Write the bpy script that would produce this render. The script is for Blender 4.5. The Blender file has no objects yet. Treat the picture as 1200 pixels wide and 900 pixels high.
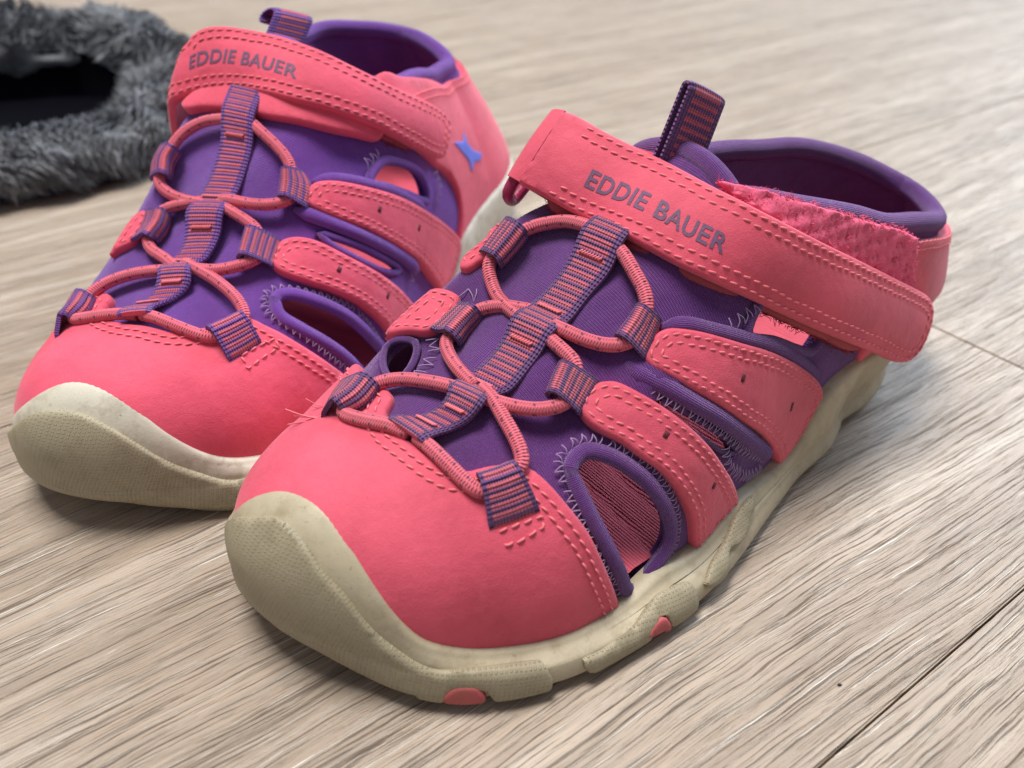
import bpy, bmesh, math, random
import numpy as np
from mathutils import Vector, Matrix
from mathutils.bvhtree import BVHTree
from mathutils.geometry import delaunay_2d_cdt

# =====================================================================  camera, world, lamps, exposure
SC = bpy.context.scene
COL = SC.collection
CAM_H, FOC = 0.135, 940.0                    # camera height (m); focal length in photograph pixels (1200 wide)
PITCH = math.atan2(680, FOC)                 # downward tilt, from the floor boards' vanishing points
SP, CP = math.sin(PITCH), math.cos(PITCH)
EYE = np.array([0.0, 0.0, CAM_H])
cam_d = bpy.data.cameras.new('camera'); cam = bpy.data.objects.new('camera', cam_d); COL.objects.link(cam)
cam.location = EYE; cam.rotation_euler = (math.pi / 2 - PITCH, 0, 0)
cam_d.sensor_width = 36; cam_d.lens = 36 * FOC / 1200; cam_d.clip_start = 0.005; cam_d.clip_end = 60
cam_d.dof.use_dof = True; cam_d.dof.focus_distance = 0.168; cam_d.dof.aperture_fstop = 13.5
SC.camera = cam
W = bpy.data.worlds.new('World'); SC.world = W; W.use_nodes = True
W.node_tree.nodes['Background'].inputs[0].default_value = (0.86, 0.90, 1.0, 1)
W.node_tree.nodes['Background'].inputs[1].default_value = 0.28
def area(name, loc, target, size, power, col, sy=None):
    d = bpy.data.lights.new(name, 'AREA'); d.energy = power; d.color = col; d.size = size
    if sy: d.shape = 'RECTANGLE'; d.size_y = sy
    o = bpy.data.objects.new(name, d); COL.objects.link(o); o.location = loc
    o.rotation_euler = (Vector(target) - Vector(loc)).to_track_quat('-Z', 'Y').to_euler(); return o
area('ceiling_lamp', (-0.3, 0.45, 1.9), (0, 0.15, 0), 0.8, 51, (1.0, 0.965, 0.92), 0.6)
area('window_light', (1.5, 1.7, 1.3), (0.05, 0.2, 0), 1.1, 50, (0.70, 0.85, 1.0), 1.0)
SC.view_settings.view_transform = 'Standard'; SC.view_settings.look = 'None'
SC.view_settings.exposure = 0.0; SC.view_settings.gamma = 1.0
SC.render.engine = 'CYCLES'; SC.cycles.use_denoising = True
SC.cycles.max_bounces = 6; SC.cycles.caustics_reflective = False; SC.cycles.caustics_refractive = False

# =====================================================================  helpers
def ray(x, y):
    u = (x - 600) / FOC; v = (450 - y) / FOC
    d = np.array([u, CP + v * SP, -SP + v * CP]); return d / np.linalg.norm(d)
def floor_pt(x, y, z=0.0):
    d = ray(x, y); t = (CAM_H - z) / -d[2]; return EYE + d * t
def pchip(xs, ys, x):
    xs = np.asarray(xs, float); ys = np.asarray(ys, float); x = np.asarray(x, float)
    h = np.diff(xs); d = np.diff(ys) / h
    m = np.zeros_like(ys); m[0] = d[0]; m[-1] = d[-1]
    for i in range(1, len(xs) - 1):
        if d[i-1] * d[i] > 0:
            w1 = 2*h[i] + h[i-1]; w2 = h[i] + 2*h[i-1]
            m[i] = (w1 + w2) / (w1 / d[i-1] + w2 / d[i])
    k = np.clip(np.searchsorted(xs, x) - 1, 0, len(h) - 1)
    t = np.clip((x - xs[k]) / h[k], 0, 1)
    return ((1+2*t)*(1-t)**2*ys[k] + t*(1-t)**2*h[k]*m[k] + t*t*(3-2*t)*ys[k+1] + t*t*(t-1)*h[k]*m[k+1])
def unit(v): return v / np.maximum(np.linalg.norm(v, axis=-1, keepdims=True), 1e-12)
def catmull(P, closed=False, n=6):
    P = np.asarray(P, float); m = len(P); out = []
    rng = range(m) if closed else range(m - 1)
    for i in rng:
        if closed: p0, p1, p2, p3 = P[i-1], P[i], P[(i+1) % m], P[(i+2) % m]
        else:
            p1, p2 = P[i], P[i+1]; p0 = P[i-1] if i else 2*p1 - p2; p3 = P[i+2] if i + 2 < m else 2*p2 - p1
        # centripetal-like: damp tangents of uneven spans
        d1 = np.linalg.norm(p2 - p1) + 1e-12
        t1 = (p2 - p0) / (np.linalg.norm(p2 - p1) + np.linalg.norm(p1 - p0) + 1e-12) * d1
        t2 = (p3 - p1) / (np.linalg.norm(p3 - p2) + np.linalg.norm(p2 - p1) + 1e-12) * d1
        for t in np.linspace(0, 1, n, endpoint=False):
            out.append((2*t**3-3*t*t+1)*p1 + (t**3-2*t*t+t)*t1 + (-2*t**3+3*t*t)*p2 + (t**3-t*t)*t2)
    if not closed: out.append(P[-1])
    return np.array(out)
def resample(P, step, closed=False):
    P = np.asarray(P, float); Q = np.vstack([P, P[:1]]) if closed else P
    s = np.concatenate([[0], np.cumsum(np.linalg.norm(np.diff(Q, axis=0), axis=1))])
    n = max(2, int(round(s[-1] / step)))
    t = np.linspace(0, s[-1], n + 1); R = np.stack([np.interp(t, s, Q[:, k]) for k in range(Q.shape[1])], 1)
    return R[:-1] if closed else R
def inside(poly, pts):
    x, y = pts[:, 0], pts[:, 1]; r = np.zeros(len(pts), bool); n = len(poly); j = n - 1
    for i in range(n):
        xi, yi = poly[i]; xj, yj = poly[j]
        c = ((yi > y) != (yj > y))
        with np.errstate(divide='ignore', invalid='ignore'):
            r ^= c & (x < (xj - xi) * (y - yi) / (yj - yi + 1e-30) + xi)
        j = i
    return r

class Surf:
    """a grid surface in the world, with pixel lookup and evaluation by grid coordinates (a, b)"""
    def __init__(self, P, up=None):
        self.P = P; ni, nj = P.shape[:2]; self.ni, self.nj = ni, nj
        N = unit(np.cross(np.gradient(P, axis=0), np.gradient(P, axis=1)))
        if up is not None and N[ni//2, nj//2] @ np.asarray(up) < 0: N = -N
        self.N = N
        k = np.arange(ni * nj).reshape(ni, nj)
        a, b, c, d = k[:-1, :-1].ravel(), k[1:, :-1].ravel(), k[1:, 1:].ravel(), k[:-1, 1:].ravel()
        tris = np.empty((2 * len(a), 3), int); tris[0::2] = np.stack([a, b, c], 1); tris[1::2] = np.stack([a, c, d], 1)
        self.bvh = BVHTree.FromPolygons(P.reshape(-1, 3).tolist(), tris.tolist())
    def _ab(self, loc, k):
        c, s = divmod(k, 2); i, j = divmod(c, self.nj - 1); P = self.P
        p0 = P[i, j]; p1 = P[i+1, j] if s == 0 else P[i+1, j+1]; p2 = P[i+1, j+1] if s == 0 else P[i, j+1]
        e1, e2, q = p1 - p0, p2 - p0, np.array(loc) - p0
        a, b, c2 = e1 @ e1, e1 @ e2, e2 @ e2; d, e = q @ e1, q @ e2; D = a * c2 - b * b + 1e-30
        s1 = (c2 * d - b * e) / D; s2 = (a * e - b * d) / D
        return (i + s1 + s2, j + s2) if s == 0 else (i + s1, j + s1 + s2)
    def pix(self, x, y):
        d = ray(x, y)
        loc, n, k, dist = self.bvh.ray_cast(Vector(EYE), Vector(d))
        if k is None:
            best = None
            for t in np.linspace(0.10, 0.45, 120):
                l, n, kk, dd = self.bvh.find_nearest(Vector(EYE + d * t))
                if best is None or dd < best[0]: best = (dd, l, kk)
            loc, k = best[1], best[2]
        return np.array(self._ab(loc, k))
    def pixs(self, pts): return np.array([self.pix(*p) for p in pts])
    def near(self, p):
        l, n, k, d = self.bvh.find_nearest(Vector(p)); return np.array(self._ab(l, k))
    def ev(self, ab):
        ab = np.asarray(ab, float); a = np.clip(ab[..., 0], 0, self.ni - 1.0001); b = np.clip(ab[..., 1], 0, self.nj - 1.0001)
        i = a.astype(int); j = b.astype(int); f = (a - i)[..., None]; g = (b - j)[..., None]; out = []
        for A in (self.P, self.N):
            out.append((1-f)*(1-g)*A[i, j] + f*(1-g)*A[i+1, j] + (1-f)*g*A[i, j+1] + f*g*A[i+1, j+1])
        return out[0], unit(out[1])
    def at(self, ab, off):
        p, n = self.ev(ab); return p + n * (np.asarray(off)[..., None] if np.ndim(off) else off)
    def scale(self, ab):
        ab = np.asarray(ab); P0, _ = self.ev(ab); Pa, _ = self.ev(ab + [0.5, 0]); Pb, _ = self.ev(ab + [0, 0.5])
        return 2*np.mean(np.linalg.norm(Pa - P0, axis=-1)), 2*np.mean(np.linalg.norm(Pb - P0, axis=-1))

class Frame:
    """sandal frame: origin under the toe tip on the floor, X to the heel, Y to the strap side, Z up (cm)"""
    def __init__(self, tx, ty, deg):
        a = math.radians(deg); self.T = np.array([tx, ty, 0.0])
        self.e = np.array([math.cos(a), math.sin(a), 0]); self.n = np.array([math.sin(a), -math.cos(a), 0]); self.z = np.array([0, 0, 1.0])
    def w(self, p):
        p = np.asarray(p, float) * 0.01
        return self.T + p[..., :1] * self.e + p[..., 1:2] * self.n + p[..., 2:] * self.z
    def loc(self, P):
        q = np.asarray(P, float) - self.T
        return np.stack([q @ self.e, q @ self.n, q @ self.z], -1) * 100
    def onplane(self, x, y, yl):
        d = ray(x, y); t = (yl * 0.01 - (EYE - self.T) @ self.n) / (d @ self.n); return EYE + d * t

class MB:
    """collects geometry for one mesh object"""
    def __init__(self): self.v = []; self.f = []; self.uv = []; self.n = 0
    def add(self, V, Fs, UV=None):
        V = np.asarray(V, float); self.v.append(V); k = self.n
        self.f += [tuple(int(i) + k for i in f) for f in Fs]; self.n += len(V)
        self.uv.append(np.zeros((len(V), 2)) if UV is None else np.asarray(UV, float))
        return self
    def build(self, name, mat, parent=None, smooth=True, sharp=None, kind=None):
        V = np.vstack(self.v); UV = np.vstack(self.uv)
        me = bpy.data.meshes.new(name)
        T = np.array(parent['_base']) if parent is not None and '_base' in parent.keys() else np.zeros(3)
        me.from_pydata((V - T).tolist(), [], self.f); me.update()
        bm = bmesh.new(); bm.from_mesh(me); bmesh.ops.recalc_face_normals(bm, faces=bm.faces); bm.to_mesh(me); bm.free()
        lay = me.uv_layers.new(name='UVMap')
        li = np.empty(len(me.loops), np.int32); me.loops.foreach_get('vertex_index', li)
        lay.data.foreach_set('uv', UV[li].astype(np.float32).ravel())
        if smooth:
            me.polygons.foreach_set('use_smooth', [True] * len(me.polygons))
            if sharp: me.set_sharp_from_angle(angle=math.radians(sharp))
        me.materials.append(mat)
        o = bpy.data.objects.new(name, me); COL.objects.link(o)
        if parent is not None: o.parent = parent; o['_base'] = [0.0, 0.0, 0.0] if False else list(T)
        if kind: o['kind'] = kind
        return o
def grid_faces(ni, nj, closed_i=False, closed_j=False):
    F = []
    for i in range(ni if closed_i else ni - 1):
        for j in range(nj if closed_j else nj - 1):
            a, b = i * nj + j, ((i+1) % ni) * nj + j; c, d = ((i+1) % ni) * nj + (j+1) % nj, i * nj + (j+1) % nj
            F.append((a, b, c, d))
    return F
def tube(mb, C, r, seg=10, N=None, flat=1.0, closed=False, caps=True, v0=0.0):
    """a tube along the points C; r scalar or per point; flat squashes it along N"""
    C = np.asarray(C, float); n = len(C); r = np.broadcast_to(np.asarray(r, float), (n,))
    if closed: T = unit(np.roll(C, -1, 0) - np.roll(C, 1, 0))
    else: T = unit(np.gradient(C, axis=0))
    if N is None:
        N = np.zeros_like(C); ref = np.array([0, 0, 1.0]) if abs(T[0][2]) < .9 else np.array([1.0, 0, 0])
        prev = unit(ref - (ref @ T[0]) * T[0])
        for i in range(n): prev = unit(prev - (prev @ T[i]) * T[i]); N[i] = prev
    else: N = unit(N - np.sum(N * T, 1, keepdims=True) * T)
    Bn = np.cross(T, N); th = np.linspace(0, 2*np.pi, seg, endpoint=False)
    V = C[:, None] + r[:, None, None] * (np.cos(th)[None, :, None] * Bn[:, None] + flat * np.sin(th)[None, :, None] * N[:, None])
    s = np.concatenate([[0], np.cumsum(np.linalg.norm(np.diff(C, axis=0), axis=1))]) * 100 + v0
    UV = np.stack([np.broadcast_to(s[:, None], (n, seg)), np.broadcast_to((th / (2*np.pi))[None], (n, seg))], -1)
    F = grid_faces(n, seg, closed, True)
    if caps and not closed: F += [tuple(range(seg))[::-1], tuple((n-1)*seg + k for k in range(seg))]
    mb.add(V.reshape(-1, 3), F, UV.reshape(-1, 2)); return s[-1]
def smoothstep(x, a, b):
    t = np.clip((x - a) / (b - a), 0, 1); return t * t * (3 - 2*t)

def patch(S, poly, off, th, holes=(), sp=0.0013, er=0.0010, grooves=(), gdepth=0.00025, disp=None, base=None):
    """a sheet of thickness th lying off above S inside the outline poly (a, b): rounded edges, stitch grooves"""
    poly = np.asarray(poly, float); sa, sb = S.scale(poly); sc = np.array([sa, sb])
    loops = [resample(np.asarray(p) * sc, sp * 0.8, True) for p in (poly, *holes)]
    lo, hi = loops[0].min(0), loops[0].max(0)
    xs = np.arange(lo[0], hi[0] + sp, sp); ys = np.arange(lo[1], hi[1] + sp * .87, sp * .87)
    G = np.array([(x + (sp/2 if k % 2 else 0), y) for k, y in enumerate(ys) for x in xs])
    ok = inside(loops[0], G)
    for h in loops[1:]: ok &= ~inside(h, G)
    G = G[ok]
    allb = np.vstack(loops)
    def bdist(Q):
        out = np.empty(len(Q))
        A3 = S.at(allb / sc, 0.0)
        Q3 = S.at(Q / sc, 0.0)
        for k in range(0, len(Q), 400):
            out[k:k+400] = np.sqrt(((Q3[k:k+400, None] - A3[None]) ** 2).sum(-1)).min(1)
        return out
    if len(G): G = G[bdist(G) > sp * 0.55]
    # extra ring just inside every edge so that it can round off
    rings = []
    for h in loops:
        t = unit(np.roll(h, -1, 0) - np.roll(h, 1, 0)); nn = np.stack([-t[:, 1], t[:, 0]], 1)
        for d in (er * 0.25, er * 0.8):
            for sgn in (1, -1):
                q = h + nn * d * sgn
                o = inside(loops[0], q)
                for hh in loops[1:]: o &= ~inside(hh, q)
                q = q[o]
                if len(q): q = q[bdist(q) > d * 0.8]; rings.append(q)
    pts = np.vstack([allb] + rings + [G]); ed = []; k = 0
    for h in loops:
        m = len(h); ed += [(k + i, k + (i+1) % m) for i in range(m)]; k += m
    r = delaunay_2d_cdt([Vector(p) for p in pts.tolist()], ed, [], 0, 1e-7)
    V2 = np.array([tuple(v) for v in r[0]]); F = np.array([f for f in r[2] if len(f) == 3])
    cen = V2[F].mean(1); ok = inside(loops[0], cen)
    for h in loops[1:]: ok &= ~inside(h, cen)
    F = F[ok]; used = np.unique(F); re = -np.ones(len(V2), int); re[used] = np.arange(len(used)); V2 = V2[used]; F = re[F]
    ab = V2 / sc; d = bdist(V2)
    prof = np.sqrt(np.clip(1 - (1 - np.clip(d / er, 0, 1)) ** 2, 0, 1))
    h = off + th * (0.35 + 0.65 * prof)
    for g in grooves: h = h - gdepth * np.exp(-((d - g) / 0.00045) ** 2)
    P, N = S.ev(ab)
    if disp is not None: h = h + disp(P, d)
    top = P + N * h[:, None]; bot = P + N * ((off if base is None else base) * np.ones_like(h))[:, None]
    n = len(V2); E = {}
    for f in F.tolist():
        for a, b in ((f[0], f[1]), (f[1], f[2]), (f[2], f[0])): E[(a, b)] = E.get((a, b), 0) + 1
    faces = F.tolist() + [(f[2]+n, f[1]+n, f[0]+n) for f in F.tolist()]
    faces += [(b, a, a+n, b+n) for (a, b) in E if (b, a) not in E]
    return np.vstack([top, bot]), faces, np.vstack([V2, V2]) * 100

def inset_line(S, ab_line, d, side=1):
    """the open line (a, b) moved d metres sideways on S"""
    P, N = S.ev(ab_line); T = unit(np.gradient(P, axis=0)); Q = P + np.cross(N, T) * d * side
    return np.array([S.near(q) for q in Q])
def stitches(mb, S, ab_line, off, length=0.0017, gap=0.0006, r=0.00022, jitter=0.0001):
    """a row of thread stitches along a line on S"""
    P = S.at(ab_line, off); _, N = S.ev(ab_line)
    s = np.concatenate([[0], np.cumsum(np.linalg.norm(np.diff(P, axis=0), axis=1))])
    t = 0.0
    while t + length < s[-1]:
        ts = t + np.array([0, .18, .5, .82, 1.0]) * length
        C = np.stack([np.interp(ts, s, P[:, k]) for k in range(3)], 1); n = np.stack([np.interp(ts, s, N[:, k]) for k in range(3)], 1)
        sd = unit(np.cross(n, np.gradient(C, axis=0)))
        C = C + n * (np.array([-1.6, .3, .75, .3, -1.6])[:, None] * r) + sd * (np.array([-.6, -.4, 0, .4, .6])[:, None] * r + random.uniform(-1, 1) * jitter)
        tube(mb, C, r * np.array([.7, 1, 1.1, 1, .7]), 6, n)
        t += length + gap * random.uniform(.85, 1.15)
def zigzag(mb, S, ab_line, off, width=0.0022, pitch=0.0019, r=0.00012, skip=0.06):
    """overlock stitching: a thin thread zigzagging along a line on S"""
    P = S.at(ab_line, off); _, N = S.ev(ab_line)
    s = np.concatenate([[0], np.cumsum(np.linalg.norm(np.diff(P, axis=0), axis=1))])
    m = int(s[-1] / pitch * 2)
    if m < 3: return
    ts = np.linspace(0, s[-1], m); C = np.stack([np.interp(ts, s, P[:, k]) for k in range(3)], 1); n = unit(np.stack([np.interp(ts, s, N[:, k]) for k in range(3)], 1))
    sd = unit(np.cross(n, np.gradient(C, axis=0)))
    for i in range(m - 1):
        if random.random() < skip: continue
        a, b = (1, -1) if i % 2 else (-1, 1)
        w = width / 2 * random.uniform(.8, 1.15)
        p, q = C[i] + sd[i] * a * w, C[i+1] + sd[i+1] * b * w
        mid = (p + q) / 2 + n[i] * r * 2.5 + unit(q - p) * 0 + np.cross(n[i], unit(q - p)) * r * 2 * a
        tube(mb, catmull([p - n[i]*r*1.5, mid, q - n[i]*r*1.5], n=4), r, 5)
def ribbon(mb, E0, E1, nrm, th, nb=8, edge=0.0, sub=0.0006):
    """a woven band between the 3-D edge lines E0 and E1 (same count); UV: u along, v across (cm)"""
    E0, E1 = np.asarray(E0), np.asarray(E1); n = len(E0); t = np.linspace(0, 1, nb)
    P = E0[:, None] * (1 - t)[None, :, None] + E1[:, None] * t[None, :, None]
    N = unit(np.asarray(nrm))[:, None]
    top = P + N * th * (0.55 + 0.45 * np.sin(np.pi * np.clip(t * 1.0, 0, 1)) ** .35)[None, :, None]; bot = P
    C = (E0 + E1) / 2; s = np.concatenate([[0], np.cumsum(np.linalg.norm(np.diff(C, axis=0), axis=1))]) * 100
    w = np.linalg.norm(E1 - E0, axis=1) * 100
    UV = np.stack([np.broadcast_to(s[:, None], (n, nb)), np.broadcast_to(t[None], (n, nb))], -1)
    V = np.vstack([top.reshape(-1, 3), bot.reshape(-1, 3)]); F = grid_faces(n, nb); m = n * nb
    F = F + [(f[3]+m, f[2]+m, f[1]+m, f[0]+m) for f in F]
    for i in range(n - 1):
        F += [(i*nb, (i+1)*nb, (i+1)*nb+m, i*nb+m), ((i+1)*nb+nb-1, i*nb+nb-1, i*nb+nb-1+m, (i+1)*nb+nb-1+m)]
    for j in range(nb - 1):
        F += [(j+1, j, j+m, j+1+m), ((n-1)*nb+j, (n-1)*nb+j+1, (n-1)*nb+j+1+m, (n-1)*nb+j+m)]
    mb.add(V, F, np.vstack([UV.reshape(-1, 2)] * 2))

# =====================================================================  materials
class NT:
    def __init__(self, name):
        self.m = bpy.data.materials.new(name); self.m.use_nodes = True; self.t = self.m.node_tree
        self.b = self.t.nodes['Principled BSDF']
    def n(self, typ, **kw):
        x = self.t.nodes.new(typ)
        for k, v in kw.items():
            if k.startswith('_'): setattr(x, k[1:], v)
        return x
    def link(self, a, b): self.t.links.new(a, b)
    def coord(self, kind='Object'): return self.n('ShaderNodeTexCoord').outputs[kind]
    def math(self, op, a, b=None, c=None, clamp=False):
        x = self.n('ShaderNodeMath', _operation=op); x.use_clamp = clamp
        for i, v in enumerate((a, b, c)):
            if v is None: continue
            if isinstance(v, (int, float)): x.inputs[i].default_value = v
            else: self.link(v, x.inputs[i])
        return x.outputs[0]
    def noise(self, vec, scale, detail=4, rough=0.55, dist=0.0):
        x = self.n('ShaderNodeTexNoise'); x.inputs['Scale'].default_value = scale; x.inputs['Detail'].default_value = detail
        x.inputs['Roughness'].default_value = rough; x.inputs['Distortion'].default_value = dist; self.link(vec, x.inputs['Vector']); return x.outputs['Fac']
    def ramp(self, fac, stops):
        x = self.n('ShaderNodeValToRGB'); e = x.color_ramp.elements
        while len(e) < len(stops): e.new(0.5)
        for k, (p, c) in enumerate(stops):
            e[k].position = p; e[k].color = (*c, 1) if len(c) == 3 else c
        self.link(fac, x.inputs[0]); return x.outputs[0]
    def mix(self, fac, a, b, mode='MIX'):
        x = self.n('ShaderNodeMix', _data_type='RGBA', _blend_type=mode)
        for s, v in ((x.inputs[0], fac), (x.inputs[6], a), (x.inputs[7], b)):
            if isinstance(v, (int, float)): s.default_value = v
            elif isinstance(v, tuple): s.default_value = (*v, 1)
            else: self.link(v, s)
        return x.outputs[2]
    def mapping(self, vec, scale=(1, 1, 1), loc=(0, 0, 0), rot=(0, 0, 0)):
        x = self.n('ShaderNodeMapping'); x.inputs['Scale'].default_value = scale; x.inputs['Location'].default_value = loc; x.inputs['Rotation'].default_value = rot
        self.link(vec, x.inputs['Vector']); return x.outputs[0]
    def sep(self, vec):
        x = self.n('ShaderNodeSeparateXYZ'); self.link(vec, x.inputs[0]); return x.outputs
    def bump(self, h, dist, strength=1.0, prev=None):
        x = self.n('ShaderNodeBump'); x.inputs['Distance'].default_value = dist; x.inputs['Strength'].default_value = strength
        self.link(h, x.inputs['Height'])
        if prev is not None: self.link(prev, x.inputs['Normal'])
        return x.outputs[0]
    def done(self, col=None, rough=0.6, normal=None, spec=0.5, sheen=0.0, sheen_tint=None, sss=0.0):
        b = self.b
        if col is not None:
            if isinstance(col, tuple): b.inputs['Base Color'].default_value = (*col, 1)
            else: self.link(col, b.inputs['Base Color'])
        if isinstance(rough, (int, float)): b.inputs['Roughness'].default_value = rough
        else: self.link(rough, b.inputs['Roughness'])
        b.inputs['Specular IOR Level'].default_value = spec
        if sheen: b.inputs['Sheen Weight'].default_value = sheen; b.inputs['Sheen Roughness'].default_value = .4
        if sheen_tint: b.inputs['Sheen Tint'].default_value = (*sheen_tint, 1)
        if sss:
            b.inputs['Subsurface Weight'].default_value = sss; b.inputs['Subsurface Radius'].default_value = (.002, .001, .0007); b.inputs['Subsurface Scale'].default_value = 1.0
        if normal is not None: self.link(normal, b.inputs['Normal'])
        return self.m

def m_nubuck(name, c, dirt=0.15):
    k = NT(name); o = k.coord()
    big = k.noise(o, 55, 4, .6); mid = k.noise(o, 420, 3, .6); fine = k.noise(o, 3800, 2, .6)
    dark = tuple(x * .80 for x in c); lite = tuple(min(1, x * 1.05 + .012) for x in c)
    col = k.mix(k.ramp(big, [(.3, (0, 0, 0)), (.7, (1, 1, 1))]), dark, lite)
    col = k.mix(k.math('MULTIPLY', k.ramp(mid, [(.5, (0, 0, 0)), (.75, (1, 1, 1))]), .22), col, tuple(min(1, x * 1.0 + .05) for x in c))
    col = k.mix(k.math('MULTIPLY', k.ramp(k.noise(o, 110, 5, .7), [(.58, (0, 0, 0)), (.78, (1, 1, 1))]), dirt), col, (.30, .16, .13))
    col = k.mix(k.math('MULTIPLY', k.ramp(k.noise(o, 700, 3, .6), [(.66, (0, 0, 0)), (.72, (1, 1, 1))]), dirt * 1.2), col, (.25, .10, .10))
    nb = k.bump(fine, .00013, .8); nb = k.bump(mid, .0003, .45, nb)
    nb = k.bump(big, .0014, .35, nb)
    return k.done(col, k.math('ADD', k.math('MULTIPLY', mid, .18), .58), nb, .3, .35, (1, .75, .8))
def m_fabric(name, c, pitch=0.055, dirt=0.1, wr=.5):
    k = NT(name); uv = k.coord('UV'); o = k.coord(); s = k.sep(uv)
    w = 2 * math.pi / pitch
    a = k.math('SINE', k.math('MULTIPLY', k.math('ADD', s[0], s[1]), w * .75)); b = k.math('SINE', k.math('MULTIPLY', k.math('SUBTRACT', s[0], s[1]), w * .75))
    h = k.math('MULTIPLY', a, b); big = k.noise(o, 90, 4, .6); fine = k.noise(o, 2500, 2)
    col = k.mix(k.ramp(big, [(.3, (0, 0, 0)), (.75, (1, 1, 1))]), tuple(x * .78 for x in c), tuple(min(1, x * 1.12) for x in c))
    col = k.mix(k.math('MULTIPLY', k.ramp(h, [(0, (1, 1, 1)), (.55, (0, 0, 0))]), .45), col, tuple(x * .55 for x in c))
    col = k.mix(k.math('MULTIPLY', k.ramp(fine, [(.5, (0, 0, 0)), (.8, (1, 1, 1))]), .35), col, tuple(min(1, x * 1.5 + .02) for x in c))
    col = k.mix(k.math('MULTIPLY', k.ramp(k.noise(o, 130, 5, .7), [(.55, (0, 0, 0)), (.8, (1, 1, 1))]), dirt), col, (.20, .15, .17))
    nb = k.bump(k.noise(o, 130, 3, .5), .0016, wr); nb = k.bump(h, .00022, .8, nb); nb = k.bump(fine, .0001, .6, nb)
    return k.done(col, .85, nb, .2, .45, (.8, .7, 1))
def m_web(name, cp, ck, period=0.19, margin=0.15):
    k = NT(name); s = k.sep(k.coord('UV')); o = k.coord()
    u = k.math('ADD', s[0], k.math('MULTIPLY', k.noise(o, 300, 2), .02)); v = s[1]
    st = k.math('ADD', k.math('SINE', k.math('MULTIPLY', u, 2 * math.pi / period)), .3)
    edge = k.math('MULTIPLY', k.math('GREATER_THAN', v, margin), k.math('LESS_THAN', v, 1 - margin))
    thr = k.math('SINE', k.math('MULTIPLY', v, 2 * math.pi * 15))
    fac = k.math('MULTIPLY', k.ramp(k.math('ADD', st, k.math('MULTIPLY', thr, .3)), [(.0, (0, 0, 0)), (.10, (1, 1, 1))]), edge)
    big = k.noise(o, 160, 4, .6)
    a = k.mix(big, tuple(x * .75 for x in cp), tuple(x * 1.2 for x in cp)); b = k.mix(big, tuple(x * .8 for x in ck), tuple(min(1, x * 1.1 + .03) for x in ck))
    col = k.mix(fac, a, b)
    rib = k.math('SINE', k.math('MULTIPLY', s[0], 2 * math.pi / (period / 2)))
    col = k.mix(k.math('MULTIPLY', k.ramp(rib, [(0, (1, 1, 1)), (.5, (0, 0, 0))]), .24), col, (.11, .04, .12))
    col = k.mix(k.math('MULTIPLY', k.ramp(thr, [(0, (1, 1, 1)), (.5, (0, 0, 0))]), .15), col, (.09, .03, .10))
    nb = k.bump(rib, .0005, .8); nb = k.bump(thr, .0002, .7, nb); nb = k.bump(k.noise(o, 2600, 2), .00012, .6, nb)
    return k.done(col, .8, nb, .25, .25, (1, .8, 1))
def m_cord(name, c):
    k = NT(name); s = k.sep(k.coord('UV')); o = k.coord()
    a = k.math('SINE', k.math('ADD', k.math('MULTIPLY', s[0], 2 * math.pi / .058), k.math('MULTIPLY', s[1], 2 * math.pi * 2)))
    b = k.math('SINE', k.math('SUBTRACT', k.math('MULTIPLY', s[0], 2 * math.pi / .058), k.math('MULTIPLY', s[1], 2 * math.pi * 6)))
    big = k.noise(o, 220, 4, .6)
    col = k.mix(big, tuple(x * .75 for x in c), tuple(min(1, x * 1.1 + .03) for x in c))
    col = k.mix(k.math('MULTIPLY', k.ramp(a, [(0, (1, 1, 1)), (.5, (0, 0, 0))]), .18), col, tuple(x * .6 for x in c))
    fu = k.math('FRACT', k.math('DIVIDE', s[0], .36)); fv = k.math('FRACT', k.math('ADD', k.math('MULTIPLY', s[1], 4), k.math('MULTIPLY', fu, .8)))
    tick = k.math('MULTIPLY', k.math('LESS_THAN', fu, .14), k.math('LESS_THAN', fv, .28))
    col = k.mix(k.math('MULTIPLY', tick, .8), col, (.07, .05, .09))
    nb = k.bump(a, .0002, .7); nb = k.bump(b, .0001, .4, nb)
    return k.done(col, .7, nb, .3, .2, (1, .8, .8))
def m_thread(name, c):
    k = NT(name); f = k.noise(k.coord(), 900, 2)
    return k.done(k.mix(f, tuple(x * .75 for x in c), tuple(min(1, x * 1.15) for x in c)), .7, None, .3)
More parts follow.
